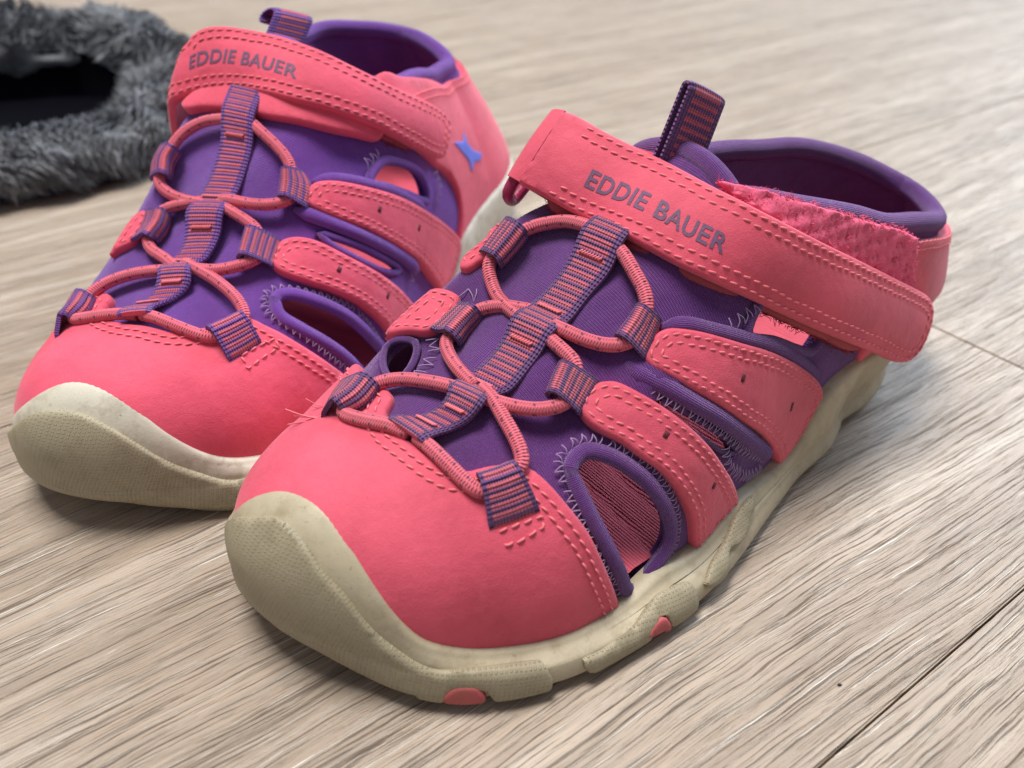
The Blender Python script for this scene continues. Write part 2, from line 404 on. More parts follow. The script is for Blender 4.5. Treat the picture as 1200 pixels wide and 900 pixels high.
def m_rubber(name, c, dirt, dcol=(.20, .13, .06), tex=None):
    k = NT(name); o = k.coord(); big = k.noise(o, 40, 5, .65); mid = k.noise(o, 180, 5, .7); fine = k.noise(o, 2200, 3, .6)
    col = k.mix(k.ramp(big, [(.32, (0, 0, 0)), (.68, (1, 1, 1))]), tuple(x * .82 for x in c), tuple(min(1, x * 1.08) for x in c))
    col = k.mix(k.math('MULTIPLY', k.ramp(mid, [(.48, (0, 0, 0)), (.74, (1, 1, 1))]), dirt), col, dcol)
    sp = k.noise(o, 900, 3, .6)
    col = k.mix(k.math('MULTIPLY', k.ramp(sp, [(.66, (0, 0, 0)), (.74, (1, 1, 1))]), dirt), col, (.10, .07, .05))
    sc = k.noise(k.mapping(o, (300, 60, 900), rot=(.3, .2, .6)), 1.0, 3, .6)
    col = k.mix(k.math('MULTIPLY', k.ramp(sc, [(.62, (0, 0, 0)), (.7, (1, 1, 1))]), dirt * .5), col, dcol)
    nb = k.bump(fine, .00010, .5); nb = k.bump(mid, .0004, .12, nb)
    if tex:
        s = k.sep(k.coord('UV')); px, py, sk = tex
        u = k.math('ADD', s[0], k.math('MULTIPLY', s[1], sk)); v = k.math('SUBTRACT', s[1], k.math('MULTIPLY', s[0], sk * .6))
        gu = k.ramp(k.math('SINE', k.math('MULTIPLY', u, 2 * math.pi / px)), [(.15, (0, 0, 0)), (.6, (1, 1, 1))]); gv = k.ramp(k.math('SINE', k.math('MULTIPLY', v, 2 * math.pi / py)), [(.05, (0, 0, 0)), (.5, (1, 1, 1))])
        g = k.math('MULTIPLY', gu, gv)
        col = k.mix(k.math('MULTIPLY', k.math('SUBTRACT', 1.0, g), .5), col, tuple(x * .62 for x in c))
        nb = k.bump(g, .00035, .9, nb)
    return k.done(col, k.math('ADD', k.math('MULTIPLY', fine, .2), .42), nb, .4, 0, None)
def m_plain(name, c, rough=.7, bscale=1500, bd=.0002, var=.2):
    k = NT(name); o = k.coord(); f = k.noise(o, bscale, 3, .6); g = k.noise(o, bscale / 12, 4, .6)
    return k.done(k.mix(g, tuple(x * (1 - var) for x in c), tuple(min(1, x * (1 + var)) for x in c)), rough, k.bump(f, bd, .7), .3)

def m_floor():
    k = NT('oak_board'); o = k.coord(); info = k.n('ShaderNodeObjectInfo')
    off = k.n('ShaderNodeCombineXYZ'); k.link(k.math('MULTIPLY', info.outputs['Random'], 37.0), off.inputs[0]); k.link(k.math('MULTIPLY', info.outputs['Random'], 11.0), off.inputs[1])
    add = k.n('ShaderNodeVectorMath', _operation='ADD'); k.link(o, add.inputs[0]); k.link(off.outputs[0], add.inputs[1]); v = add.outputs[0]
    # slow waviness of the grain
    wv = k.noise(k.mapping(v, (3.2, 7, 1)), 1.0, 2, .4); wv2 = k.noise(k.mapping(v, (30, 70, 1)), 1.0, 3, .55)
    comb = k.n('ShaderNodeCombineXYZ'); k.link(k.math('ADD', k.math('MULTIPLY', wv, .028), k.math('MULTIPLY', wv2, .0027)), comb.inputs[1])
    add2 = k.n('ShaderNodeVectorMath', _operation='ADD'); k.link(v, add2.inputs[0]); k.link(comb.outputs[0], add2.inputs[1]); g = add2.outputs[0]
    broad = k.noise(k.mapping(g, (4, 55, 1)), 1.0, 4, .55)
    band = k.noise(k.mapping(g, (9, 210, 1)), 1.0, 4, .6)
    streak = k.noise(k.mapping(g, (24, 1900, 1)), 1.0, 5, .7, .3)
    fine = k.noise(k.mapping(g, (40, 3300, 1)), 1.0, 3, .65)
    pores = k.noise(k.mapping(g, (30, 2700, 1), (3, 5, 0)), 1.0, 5, .7, .4)
    spk = k.noise(v, 2600, 2, .6)
    col = k.ramp(broad, [(.28, (.31, .235, .17)), (.5, (.43, .335, .255)), (.72, (.52, .43, .34))])
    col = k.mix(k.math('MULTIPLY', k.ramp(band, [(.35, (1, 1, 1)), (.55, (0, 0, 0))]), .6), col, (.26, .20, .15))
    col = k.mix(k.math('MULTIPLY', k.ramp(band, [(.55, (0, 0, 0)), (.72, (1, 1, 1))]), .5), col, (.60, .54, .46))
    dk = k.ramp(streak, [(.37, (1, 1, 1)), (.45, (0, 0, 0))]); lt = k.ramp(pores, [(.55, (0, 0, 0)), (.62, (1, 1, 1))])
    col = k.mix(k.math('MULTIPLY', dk, .85), col, (.13, .10, .08)); col = k.mix(k.math('MULTIPLY', lt, .85), col, (.78, .73, .65))
    col = k.mix(k.math('MULTIPLY', k.ramp(fine, [(.3, (1, 1, 1)), (.5, (0, 0, 0))]), .35), col, (.2, .155, .12))
    col = k.mix(k.math('MULTIPLY', k.ramp(spk, [(.62, (0, 0, 0)), (.7, (1, 1, 1))]), .25), col, (.25, .2, .16))
    hgt = k.math('SUBTRACT', k.math('MULTIPLY', lt, .5), dk)
    nb = k.bump(hgt, .00035, .7); nb = k.bump(fine, .00015, .5, nb)
    return k.done(col, k.math('ADD', k.math('MULTIPLY', streak, .25), .33), nb, .42)

# =====================================================================  the sandal
ST = dict(
 x =[0.35, 1.0, 2.0, 3.5, 5.0, 7.0, 9.0, 11.0, 13.0, 15.0, 17.0, 19.0, 20.6],
 yl=[-.2, 1.55, 2.65, 3.55, 4.0, 4.05, 3.85, 3.5, 3.2, 3.1, 3.1, 2.8, 0.8],
 ym=[-.2,-1.85,-2.5,-3.0,-3.25,-3.3,-3.15,-2.85,-2.5,-2.25,-2.0,-1.35, 0.8],
 yr=[-.2, -.1, 0, 0.15, 0.2, .25, .2, 0.2, .2, .3, .4, .5, .8],
 zt=[2.0, 2.95, 3.35, 3.65, 3.95, 4.75, 6.1, 7.5, 8.4, 8.7, 8.6, 8.1, 7.6],
 zb=[1.2, 1.1, 0.9, 0.7, .6, .6, .6, .6, .6, .6, .6, .6, .6],
 n =[2.2, 2.2, 2.2, 2.2, 2.2, 2.15, 2.1, 2.1, 2.2, 2.4, 2.5, 2.5, 2.5],
 nm=[2.2, 2.3, 2.5, 2.7, 2.9, 3.0, 3.0, 2.8, 2.6, 2.6, 2.5, 2.5, 2.5])
NI, NJ = 240, 161
class Last:
    """foot-shaped surface the upper is draped on; a = toe to heel, b = strap side over the top to the other side"""
    def __init__(self, fr, tw):
        tw = dict(tw); tw_shear = tw.pop('shear', .48); tw_lean = tw.pop('lean', 0.0); tw_bump = tw.pop('bump', 1.0); tw_cut = tw.pop('cut', .34); st = {k: list(v) for k, v in ST.items()}
        for k, f in tw.items(): st[k] = [f(x, v) for x, v in zip(st['x'], st[k])]
        X0, X1 = st['x'][0], st['x'][-1]; self.X0, self.X1 = X0, X1
        u = np.linspace(0, 1, NI); x = X0 + (X1 - X0) * (1 - np.cos(np.pi * u)) / 2
        us = np.arccos(np.clip(1 - 2 * (np.array(st['x']) - X0) / (X1 - X0), -1, 1)) / np.pi
        g = {k: pchip(us, st[k], u) for k in st if k != 'x'}
        th = np.pi * np.linspace(0, 1, NJ); c, s = np.cos(th), np.sin(th); P = np.zeros((NI, NJ, 3))
        for i in range(NI):
            m = np.where(c >= 0, 2 / g['n'][i], 2 / g['nm'][i])
            half = np.where(c >= 0, g['yl'][i] - g['yr'][i], g['yr'][i] - g['ym'][i])
            P[i, :, 0] = x[i]; P[i, :, 1] = g['yr'][i] + np.sign(c) * np.abs(c) ** m * half
            P[i, :, 2] = g['zb'][i] + (g['zt'][i] - g['zb'][i]) * np.abs(s) ** m
        sh = tw_shear * np.clip((P[:, :, 0] - 13.5) / 6.5, 0, 1) ** 1.5 * ((P[:, :, 2] - 2.9) + np.sqrt((P[:, :, 2] - 2.9) ** 2 + 1.6)) / 2; ln = tw_lean * np.clip((P[:, :, 0] - 11.5) / 5, 0, 1) * ((P[:, :, 2] - 2.3) + np.sqrt((P[:, :, 2] - 2.3) ** 2 + 1.6)) / 2; P[:, :, 0] -= sh; P[:, :, 1] -= ln
        bx_ = pchip([2.6, 4.5, 5.8, 7.7, 9.5, 11.5], [0, .45, .8, 1.0, .55, 0], P[:, :, 0]) * (P[:, :, 0] > 2.6) * (P[:, :, 0] < 11.5) * tw_bump
        P[:, :, 2] += bx_ * np.exp(-((P[:, :, 1] + 2.25) / .8) ** 2) * np.clip((P[:, :, 2] - 1.5) / 1.5, 0, 1)
        fz = np.clip(1 - (P[:, :, 2] - .9) / 1.9, 0, 1) * np.clip((P[:, :, 0] - 13.5) / 2, 0, 1)
        P[:, :, 1] = .7 + (P[:, :, 1] - .7) * (1 - fz * tw_cut * .6); P[:, :, 0] = np.where(P[:, :, 0] > 13.5, 13.5 + (P[:, :, 0] - 13.5) * (1 - fz * tw_cut), P[:, :, 0])
        self.L = P; self.fr = fr; self.S = Surf(fr.w(P), (0, 0, 1)); self.g = g; self.x = x
    def a_of(self, x): return np.arccos(np.clip(1 - 2 * (np.asarray(x, float) - self.X0) / (self.X1 - self.X0), -1, 1)) / np.pi * (NI - 1)
    def xz(self, x, z, med=False):
        """grid coordinates of the point at length x and height z on one side"""
        a = float(self.a_of(x)); i = min(int(round(a)), NI - 1); half = (NJ - 1) // 2
        zz = self.L[i, :half+1, 2] if not med else self.L[i, half:, 2][::-1]
        b = float(np.interp(z, zz, np.arange(half + 1)))
        return np.array([a, b if not med else NJ - 1 - b])

def thing(name, label, cat, loc, group=None):
    o = bpy.data.objects.new(name, None); COL.objects.link(o); o.location = loc; o.empty_display_size = .02
    o['label'] = label; o['category'] = cat; o['_base'] = [float(x) for x in loc]
    if group: o['group'] = group
    return o

def smooth_px(pts, closed=True, n=5): return catmull(np.array(pts, float), closed, n)

def build_sandal(fr, T, M, label):
    root = thing('sandal', label, 'sandal', fr.w(np.array([9.0, 0.3, 0.0])), 'pair of child sandals')
    LA = Last(fr, T.get('tweak', {})); S = LA.S
    cm = 0.01
    # ---------------------------------------------------------------- sole: wall around the last, rising to a toe bumper
    ed = S.pixs(T['sole_edge']); Eloc = fr.loc(S.ev(ed)[0])          # visible top edge, toe to strap-side heel
    tip = Eloc[0]                                                     # highest point of the bumper, on the toe's crown
    lat = [(p[0], p[1], p[2]) for p in Eloc]
    xs = np.array([p[0] for p in lat]); zs = np.array([p[2] for p in lat])
    base_l = LA.L[:, 0, :2]; base_m = LA.L[:, -1, :2]                # plan outline of the last
    per = np.vstack([base_l[::-1], base_m[1:]])                       # heel -> strap side -> toe -> far side -> heel
    NP = 300
    seg = np.concatenate([[0], np.cumsum(np.linalg.norm(np.diff(per, axis=0), axis=1))])
    sv = np.linspace(0, seg[-1], NP); per = np.stack([np.interp(sv, seg, per[:, k]) for k in range(2)], 1)
    kt = int(np.argmin(per[:, 0])); tan = unit(np.gradient(per, axis=0)); nor = np.stack([-tan[:, 1], tan[:, 0]], 1)
    if nor[kt][0] > 0: nor = -nor
    for _ in range(3): nor = unit((np.roll(nor, 1, 0) + nor * 2 + np.roll(nor, -1, 0)))
    # top edge as (x, b-ish) tables: toe part by arc share, side part by equal x
    XT = T.get('toe_split', 3.0)
    toe_pts = np.array([p for p in lat if p[0] <= XT + .2 and p[2] > .0])
    arc = np.concatenate([[0], np.cumsum(np.linalg.norm(np.diff(toe_pts, axis=0), axis=1))])
    tl_ = fr.loc(S.ev(S.pixs(T['toe_left']))[0]); toe_m = np.vstack([toe_pts[:1], tl_, [(1.0, -1.55, 1.95), (1.7, -2.3, 1.45), (3.0, -2.95, 1.05)]])
    arcm = np.concatenate([[0], np.cumsum(np.linalg.norm(np.diff(toe_m, axis=0), axis=1))])
    zl = T['edge_z']                                                  # height of the sole's top edge by length, sides
    def edge_pt(k):
        x, y = per[k]; s = abs(sv[k] - sv[kt]); left = k > kt
        smax = sv[kt] - sv[np.argmin(np.abs(per[:kt, 0] - XT))]
        if left: smax = sv[kt + np.argmin(np.abs(per[kt:, 0] - XT))] - sv[kt]
        zside = np.interp(x, zl[0], zl[1])
        side = np.array([x, y, max(zside, .65)])
        if s < smax * 1.0:
            f = s / smax; q = np.array([np.interp(f * arc[-1], arc, toe_pts[:, j]) for j in range(3)])
            if left: q = np.array([np.interp(f * arcm[-1], arcm, toe_m[:, j]) for j in range(3)])
            return q
        return side
    E3 = np.array([edge_pt(k) for k in range(NP)])
    for _ in range(4): E3[1:-1] = (E3[:-2] + 2 * E3[1:-1] + E3[2:]) / 4
    rows = np.array([0, .12, .25, .34, .4, .46, .55, .68, .78, .86, .92, .96, 1.0])
    gz = np.interp(rows, [0, .25, .55, .8, .92, .97, 1.0], [.42, .43, .40, .36, .29, .18, -.06])
    zbt = T['spring']
    low = [(-.30, .38), (-.15, .44), (0.0, .50), (.10, .54), (.24, .54), (.45, .50), (.75, .45)]    # height share below the last, outward
    dips = np.zeros(NP); Wl = np.zeros((NP, len(low) + len(rows), 3))
    for k in range(NP):
        x, y = per[k]; z0 = float(np.interp(x, zbt[0], zbt[1])); zb = max(float(np.interp(x, ST['x'], ST['zb'])), z0 + .3)
        flare = (float(np.interp(x, [1.5, 2.2, 3.5, 5, 7, 8.5, 10, 12], [0, .12, .28, .26, .36, .32, .15, 0])) if k < kt else 0.0); thin = .16 * max(0, min(1, (2.4 - x) / 1.6)); dip = float(np.clip((x - 5.2) / .8, 0, 1) * np.clip((12.5 - x) / 1.5, 0, 1)); tuck = .62 * max(0, 1 - x / 2.0) + .25 * max(0, min(1, (x - 17.5) / 2))
        for r, (f, o) in enumerate(low):
            oo = (o - tuck * (1 - f / .75) ** 1.6 if f < .75 else o) - thin + flare
            zz_ = z0 + (zb - z0) * f / .82 if f >= 0 else max(z0 + f * .8, 0.0) + (.004 if f > -.2 else 0.0)
            Wl[k, r] = (x + nor[k, 0] * oo, y + nor[k, 1] * oo, zz_)
        bt = np.array([x, y, zb])
        for r, f in enumerate(rows):
            q = bt * (1 - f) + E3[k] * f; ab = S.near(fr.w(q)); p, n = S.ev(ab); pl = fr.loc(p); nl = np.array([n @ fr.e, n @ fr.n, n @ fr.z])
            if f < .5: nl = unit(nl * f * 2 + np.array([nor[k, 0], nor[k, 1], 0]) * (1 - f * 2))
            Wl[k, len(low) + r] = pl + nl * (gz[r] - thin * (1 - f) ** .3 + flare * max(0, 1 - f * 1.5))
            if abs(f - .40) < .02: dips[k] = dip
    for _ in range(2): Wl[1:-1] = (Wl[:-2] + 2 * Wl[1:-1] + Wl[2:]) / 4
    Wl[0] = Wl[-1] = (Wl[0] + Wl[-1]) / 2
    WS = Surf(fr.w(Wl)); kk = NP // 4
    if (WS.N[kk, 8] @ (nor[kk, 0] * fr.e + nor[kk, 1] * fr.n)) < 0: WS.N = -WS.N
    jd = len(low) + int(np.argmin(np.abs(rows - .40))); Wm = Wl.copy(); Wm[:, jd, :2] -= nor * (dips * .10)[:, None]; Wm = Wm[:, 2:]; mb = MB(); nr = Wm.shape[1]; F = grid_faces(NP, nr)
    V = fr.w(Wm).reshape(-1, 3); uv = np.stack(np.meshgrid(sv, np.arange(nr) * .2, indexing='ij'), -1).reshape(-1, 2)
    inn = Wm[:, -1].copy(); inn[:, :2] = per - nor * .25; inn[:, 2] = .45
    c0 = len(V); c1 = c0 + NP; V = np.vstack([V, fr.w(inn), fr.w(np.array([[9, .3, .3]])), fr.w(np.array([[9, .3, .45]]))]); uv = np.vstack([uv, np.zeros((NP + 2, 2))])
    F = F + [(k * nr, (k+1) * nr, c1) for k in range(NP - 1)] + [((k+1) * nr + nr - 1, k * nr + nr - 1, c0 + k, c0 + k + 1) for k in range(NP - 1)] + [(c0 + k + 1, c0 + k, c1 + 1) for k in range(NP - 1)]
    mb.add(V, F, uv); sole = mb.build('midsole', M['sole'], root, sharp=70)
    # coloured outsole slab under it, showing between the lugs
    mb = MB(); ins = per - nor * (.02 + .7 * np.clip((per[:, :1] - 14) / 2, 0, 1)); n = NP
    zlo = np.interp(per[:, 0], zbt[0], np.maximum(np.array(zbt[1]) - .22, 0.0))
    zhi = np.interp(per[:, 0], zbt[0], np.array(zbt[1]) + .15)
    lo = fr.w(np.column_stack([ins - nor * .25 - nor * (.9 * np.clip(1 - per[:, :1] / 2.5, 0, 1)), zlo])); hi = fr.w(np.column_stack([ins, zhi]))
    V = np.vstack([lo, hi, fr.w(np.array([[9, .3, .01]]))]); F = [(k, k+1, n+k+1, n+k) for k in range(n-1)] + [(k+1, k, 2*n) for k in range(n-1)]
    mb.add(V, F); mb.build('outsole', M['accent'], root, sharp=40)
    # lugs: textured rubber pieces lapping up from the outsole
    for px, ext, mat in T['lugs']:
        ab = WS.pixs(px); ab = ab if not ext else ext(ab, WS)
        ab = catmull(ab, True, 4)
        pv, pf, puv = patch(WS, ab, .0001, .0011, sp=.0013, er=.0007, base=-.001)
        gab = puv / 100 / np.array(WS.scale(ab)); ga = np.clip(gab, 0, [NP - 1.01, Wl.shape[1] - 1.01]); ia = ga.astype(int)
        rowarc = np.concatenate([np.zeros((NP, 1)), np.cumsum(np.linalg.norm(np.diff(Wl, axis=1), axis=2), axis=1)], 1)
        fb = ga[:, 1] - ia[:, 1]; vv = rowarc[ia[:, 0], ia[:, 1]] * (1 - fb) + rowarc[ia[:, 0], ia[:, 1] + 1] * fb
        mb = MB().add(pv, pf, np.column_stack([ga[:, 0] * seg[-1] / NP, vv])); mb.build('lug', mat, root, sharp=60)
    for px in T.get('accents', []):
        mb = MB().add(*patch(WS, catmull(WS.pixs(px), True, 4), .0004, .0010, sp=.0012, er=.0005, base=-.001)); mb.build('tread_insert', M['accent'], root)
    for ab in T.get('lugs_ab', []):
        mb = MB().add(*patch(WS, catmull(np.array(ab, float), True, 4), .0002, .0017, sp=.0018, er=.0011, base=-.001)); mb.build('lug', M['lug'], root, sharp=60)
    # groove line along the midsole wall
    # ---------------------------------------------------------------- footbed with cross grooves
    g = LA.g; nx, ny = 150, 24; fx = np.linspace(1.2, 20.0, nx); yl = np.interp(fx, LA.x, g['yl']) - .12; ym = np.interp(fx, LA.x, g['ym']) + .12
    zf = np.interp(fx, [0, 4, 9, 12, 15, 21], [1.05, .95, 1.10, 1.5, 2.0, 2.1]); t = np.linspace(0, 1, ny)
    Y = yl[:, None] * (1 - t) + ym[:, None] * t; Z = zf[:, None] + (.25 + np.interp(fx, [7, 10, 17, 20], [0, 1.7, 1.4, .8]))[:, None] * (np.clip(np.abs(2*t - 1), 0, 1) ** 5 * np.where(t < .5, .05, 1.0))[None]
    gr = np.abs(((fx[:, None] + .12 * Y) / .8) % 1 - .5) * .8; Z = Z - .10 * np.exp(-(gr / .05) ** 2)
    X = np.broadcast_to(fx[:, None], Y.shape); Pf = fr.w(np.stack([X, Y, Z], -1)); mb = MB()
    mb.add(Pf.reshape(-1, 3), grid_faces(nx, ny), np.stack([X, Y], -1).reshape(-1, 2)); mb.build('footbed', M['footbed'], root)
    # ---------------------------------------------------------------- purple knit inner sock with openings
    rim_l = [LA.xz(x, z) for x, z in T['rim_l']]; rim_m = [LA.xz(x, z, True) for x, z in T['rim_m']]
    tl = T['tongue_top']; af = float(LA.a_of(2.2)); ae = NI - 1.002
    front = [(af, b) for b in np.linspace(0, NJ - 1, 40)]
    med_base = [(a, NJ - 1) for a in np.linspace(af, ae, 60)[1:]]
    lat_base = [(a, 0.0) for a in np.linspace(ae, af, 60)[:-1]]
    rl = catmull(np.array(rim_l), False, 5); rm = catmull(np.array(rim_m), False, 5)
    tg = catmull(np.array([rm[0], *[(float(LA.a_of(x)), b) for x, b in tl], rl[0]]), False, 6)
    outer = np.array(front + med_base + [tuple(p) for p in rm[::-1]] + [tuple(p) for p in tg[1:-1]] + [tuple(p) for p in rl] + lat_base)
    holes = [S.pixs(smooth_px(h, True, 4)) for h in T['holes']] + [catmull(np.array([LA.xz(x, z, True) for x, z in h]), True, 4) for h in T.get('holes_m', [])]
    rs = np.random.RandomState(3)
    wr = [(rs.uniform(-1, 1, 3) * 260, rs.uniform(0, 6.28), rs.uniform(.0001, .00028)) for _ in range(7)]
    puff = [(fr.loc(S.ev(S.pix(*p))[0]), r, h) for p, r, h in T.get('puffs', [])]
    def sock_disp(P, d):
        h = np.zeros(len(P))
        for kvec, ph, am in wr: h += am * np.sin(P @ kvec + ph)
        L = fr.loc(P)
        for c, r, hh in puff: h += hh * np.exp(-((L - c) ** 2).sum(1) / r ** 2)
        return h * np.clip(d / .004, 0, 1)
    mb = MB().add(*patch(S, outer, -.0024, .0024, holes, sp=.0019, er=.0016, disp=sock_disp)); sock = mb.build('sock', M['knit'], root)
    # padded bindings round the openings, overlock thread on them
    zz = MB()
    for hi, h in enumerate(holes):
        c = np.array(resample(h * np.array(S.scale(h)), .0016, True)) / np.array(S.scale(h)); c = np.array(c)
        cc = S.at(c, .0004); _, n = S.ev(c)
        mb = MB(); tube(mb, cc, T['bind_r'][hi], 10, n, .9, True); mb.build('binding', M['knit'], root)
        cen = S.ev(h)[0].mean(0); P, N = S.ev(c); out = unit(P - cen); out = unit(out - np.sum(out * N, 1, keepdims=True) * N)
        if hi in T.get('zig', ()):
            q = np.array([S.near(p) for p in P + out * .0026]); zigzag(zz, S, np.vstack([q, q[:1]]), .0007)
    for path, r, fl_, off in T.get('pads', []):
        q = S.pixs(smooth_px(path, False, 6)); P, N = S.ev(q); P = P + N * off; P = resample(P, .0012); N = np.array([S.ev(S.near(x_))[1] for x_ in P])
        rr = r * np.clip(np.minimum(np.arange(len(P)), np.arange(len(P))[::-1]) / 4 + .35, 0, 1); mb = MB(); tube(mb, P, rr, 12, N, fl_); mb.build('padded_edge', M['knit'], root)
    # collar roll
    cl = np.vstack([rl[::-1], tg[::-1][1:-1], rm]); P, N = S.ev(cl); P = resample(P, .002, True)
    for _ in range(6): P = (np.roll(P, 1, 0) + 2 * P + np.roll(P, -1, 0)) / 4
    n2 = np.array([S.ev(S.near(p))[1] for p in P])
    mb = MB(); tube(mb, P - n2 * .001, .0027, 12, None, closed=True); mb.build('collar_roll', M['knit2'], root)
    hs = np.array([S.ev(LA.xz(LA.X1 - .002, z))[0] for z in np.linspace(1.0, T['rim_l'][-1][1], 24)]); hs = (hs + np.array([S.ev(LA.xz(LA.X1 - .002, z, True))[0] for z in np.linspace(1.0, T['rim_l'][-1][1], 24)])) / 2
    mb = MB(); tube(mb, hs - fr.e * .0012, .0030, 10, np.broadcast_to(fr.e, hs.shape), .6); mb.build('heel_seam_tape', M['knit2'], root)
    # ---------------------------------------------------------------- pink overlays
    st = MB()
    def overlay(name, ab, off=.0006, th=.0016, gro=(.0022, .0042), rows=(), mat='nubuck', hl=(), kind=None, sp=.0013):
        m = MB().add(*patch(S, ab, off, th, hl, sp=sp, grooves=gro, base=off - .0012)); return m.build(name, M[mat], root, sharp=75)
    # toe cap
    ce = S.pixs(smooth_px(T['cap_edge'], False, 5))                   # far side -> strap side
    far = T['cap_far']; tail = [LA.xz(x, z, True) for x, z in far]
    ce = np.vstack([catmull(np.array(tail + [ce[0]]), False, 5)[:-1], ce])
    cap = np.vstack([ce, [(ce[-1][0] - 3, 0), (2, 0)], [(2, b) for b in np.linspace(4, NJ - 5, 40)], [(2, NJ - 1), (ce[0][0], NJ - 1)]])
    sc = np.array(S.scale(ce))
    overlay('toe_cap', cap, gro=(), sp=.0016)
    line = np.array(resample(ce * sc, .001)) / sc
    for d in (.0023, .0042):
        sd = 1
        q = inset_line(S, line, d, sd)
        if np.mean(q[:, 0] - line[:, 0]) > 0: q = inset_line(S, line, d, -1)
        for _ in range(3): q[1:-1] = (q[:-2] + 2*q[1:-1] + q[2:]) / 4
        stitches(st, S, q, .0023)
    # side straps
    for px in T['straps']:
        poly = S.pixs(smooth_px(px['o'], True, 4)); o = overlay('side_strap', poly, .0008, .0019, (.0014, .0031))
        ss = np.array(S.scale(poly)); ring = np.array(resample(poly * ss, .0008, True))
        cen3 = S.ev(poly)[0].mean(0)
        for d in (() if px.get('plain') else (.0014, .0031)):
            qq = inset_line(S, np.vstack([ring, ring[:1]]) / ss, d, 1)
            if inside(ring, qq * ss).mean() < .5: qq = inset_line(S, np.vstack([ring, ring[:1]]) / ss, d, -1)
            # keep only points that stay d away from the outline
            P3, R3 = S.ev(qq)[0], S.ev(ring / ss)[0]
            dm = np.sqrt(((P3[:, None] - R3[None]) ** 2).sum(-1)).min(1); okk = dm > d * .85
            run = []
            for i, k in enumerate(okk):
                if k: run.append(qq[i])
                if (not k or i == len(okk) - 1) and len(run) > 5: stitches(st, S, np.array(run), .0025); run = []
                elif not k: run = []
        for (cx, cy, dx, dy) in px.get('slots', []):
            mb = MB(); c = S.pixs([(cx - dx, cy - dy), (cx, cy), (cx + dx, cy + dy)]); tube(mb, S.at(c, .0025), .0008, 8, S.ev(c)[1], .4)
            mb.build('punched_slot', M['dark'], o)
    for px in T.get('bands', []):
        overlay('instep_band', S.pixs(smooth_px(px, True, 4)), .0012, .0016, ())
    # heel counter (outer and far side)
    hc = [LA.xz(x, z) for x, z in T['heel_l']] + [S.pix(*q) for q in T.get('heel_px', [])]; hm = [LA.xz(x, z, True) for x, z in T['heel_m']]
    for poly, nm in ((hc, 'heel_counter'), (hm, 'heel_counter')):
        pc = catmull(np.array(poly), True, 4); pc[:, 0] = np.minimum(pc[:, 0], NI - 1.05); pc[:, 1] = np.clip(pc[:, 1], 0, NJ - 1)
        overlay(nm, pc, .0004, .0016, (), sp=.0018)
    for side, rim in ((False, T['rim_l']), (True, T['rim_m'])):
        for dz in (.42, .62):
            q = catmull(np.array([LA.xz(x, z - dz, side) for x, z in rim if x > 11.8]), False, 6); q[:, 0] = np.minimum(q[:, 0], NI - 1.3)
            stitches(st, S, q, .0021)
    if 'bar' in T:                                                     # little box of stitching on the toe cap
        b = S.pixs(T['bar']); b = np.vstack([b, b[:1]]); bs = np.array(S.scale(b)); stitches(st, S, np.array(resample(b * bs, .0006)) / bs, .0023, .0018, .0006)
    for line in T.get('zigs', []):
        q = S.pixs(smooth_px(line, False, 6)); zigzag(zz, S, q, .0012, .0030)
    # ---------------------------------------------------------------- lacing: ladder webbing, loops, bungee cord
    e0 = S.pixs(smooth_px(T['lad_l'], False, 6)); e1 = S.pixs(smooth_px(T['lad_r'], False, 6))
    def along(ab, n):
        P = S.ev(ab)[0]; s = np.concatenate([[0], np.cumsum(np.linalg.norm(np.diff(P, axis=0), axis=1))]); t = np.linspace(0, s[-1], n)
        return np.stack([np.interp(t, s, ab[:, k]) for k in range(2)], 1)
    nl = 110; e0, e1 = along(e0, nl), along(e1, nl); f = np.linspace(0, 1, nl)
    lift = .0016 + sum(h * np.exp(-((f - c) / w) ** 2) for c, w, h in T['lad_humps'])
    mid = S.ev((e0 + e1) / 2)[1]
    P0, P1 = S.ev(e0)[0] + mid * lift[:, None], S.ev(e1)[0] + mid * lift[:, None]
    for _ in range(3):
        P0[1:-1] = (P0[:-2] + 2*P0[1:-1] + P0[2:]) / 4; P1[1:-1] = (P1[:-2] + 2*P1[1:-1] + P1[2:]) / 4
    mb = MB(); ribbon(mb, P0, P1, mid, .0013, 12); lad = mb.build('lace_webbing', M['web'], root, sharp=60)
    w_ = np.linspace(.22, .78, 9)
    for c in T['lad_bars']:                                           # bar tacks across the webbing
        i = int(c * (nl - 1)); L = np.array([P0[i] * (1 - t) + P1[i] * t + mid[i] * .0016 for t in w_])
        for k in range(8): tube(st, [L[k] + (P0[i+1]-P0[i]) * .5, L[k+1] - (P0[i+1]-P0[i]) * .5], .0003, 5)
    for lp in T['loops']:
        fo, an = S.pixs(smooth_px(lp[0], False, 4)), S.pixs(smooth_px(lp[1], False, 4)); hgt = lp[2] if len(lp) > 2 else 1.0
        mb = MB(); rws = np.array([0, 0, .0, .05, .12, .22, .34, .48, .62, .76, .9, 1.0, 1.06]); of = np.array([.4, 1.6, 2.9, 4.0, 4.7, 4.9, 4.5, 3.9, 3.4, 2.9, 2.4, 1.8, .9]) * .001 * hgt
        m = len(fo); PP = np.zeros((len(rws), m, 3)); NN = np.zeros((len(rws), 3))
        for r in range(len(rws)):
            ab = fo * (1 - rws[r]) + an * rws[r]; p, n = S.ev(ab); PP[r] = p + n * of[r]; NN[r] = n.mean(0)
        for r in (0, 1): PP[r] = PP[r] + (PP[3] - PP[2]) * (1.2 if r == 0 else .4)
        s = np.concatenate([[0], np.cumsum(np.linalg.norm(np.diff(PP[:, m//2], axis=0), axis=1))]) * 100
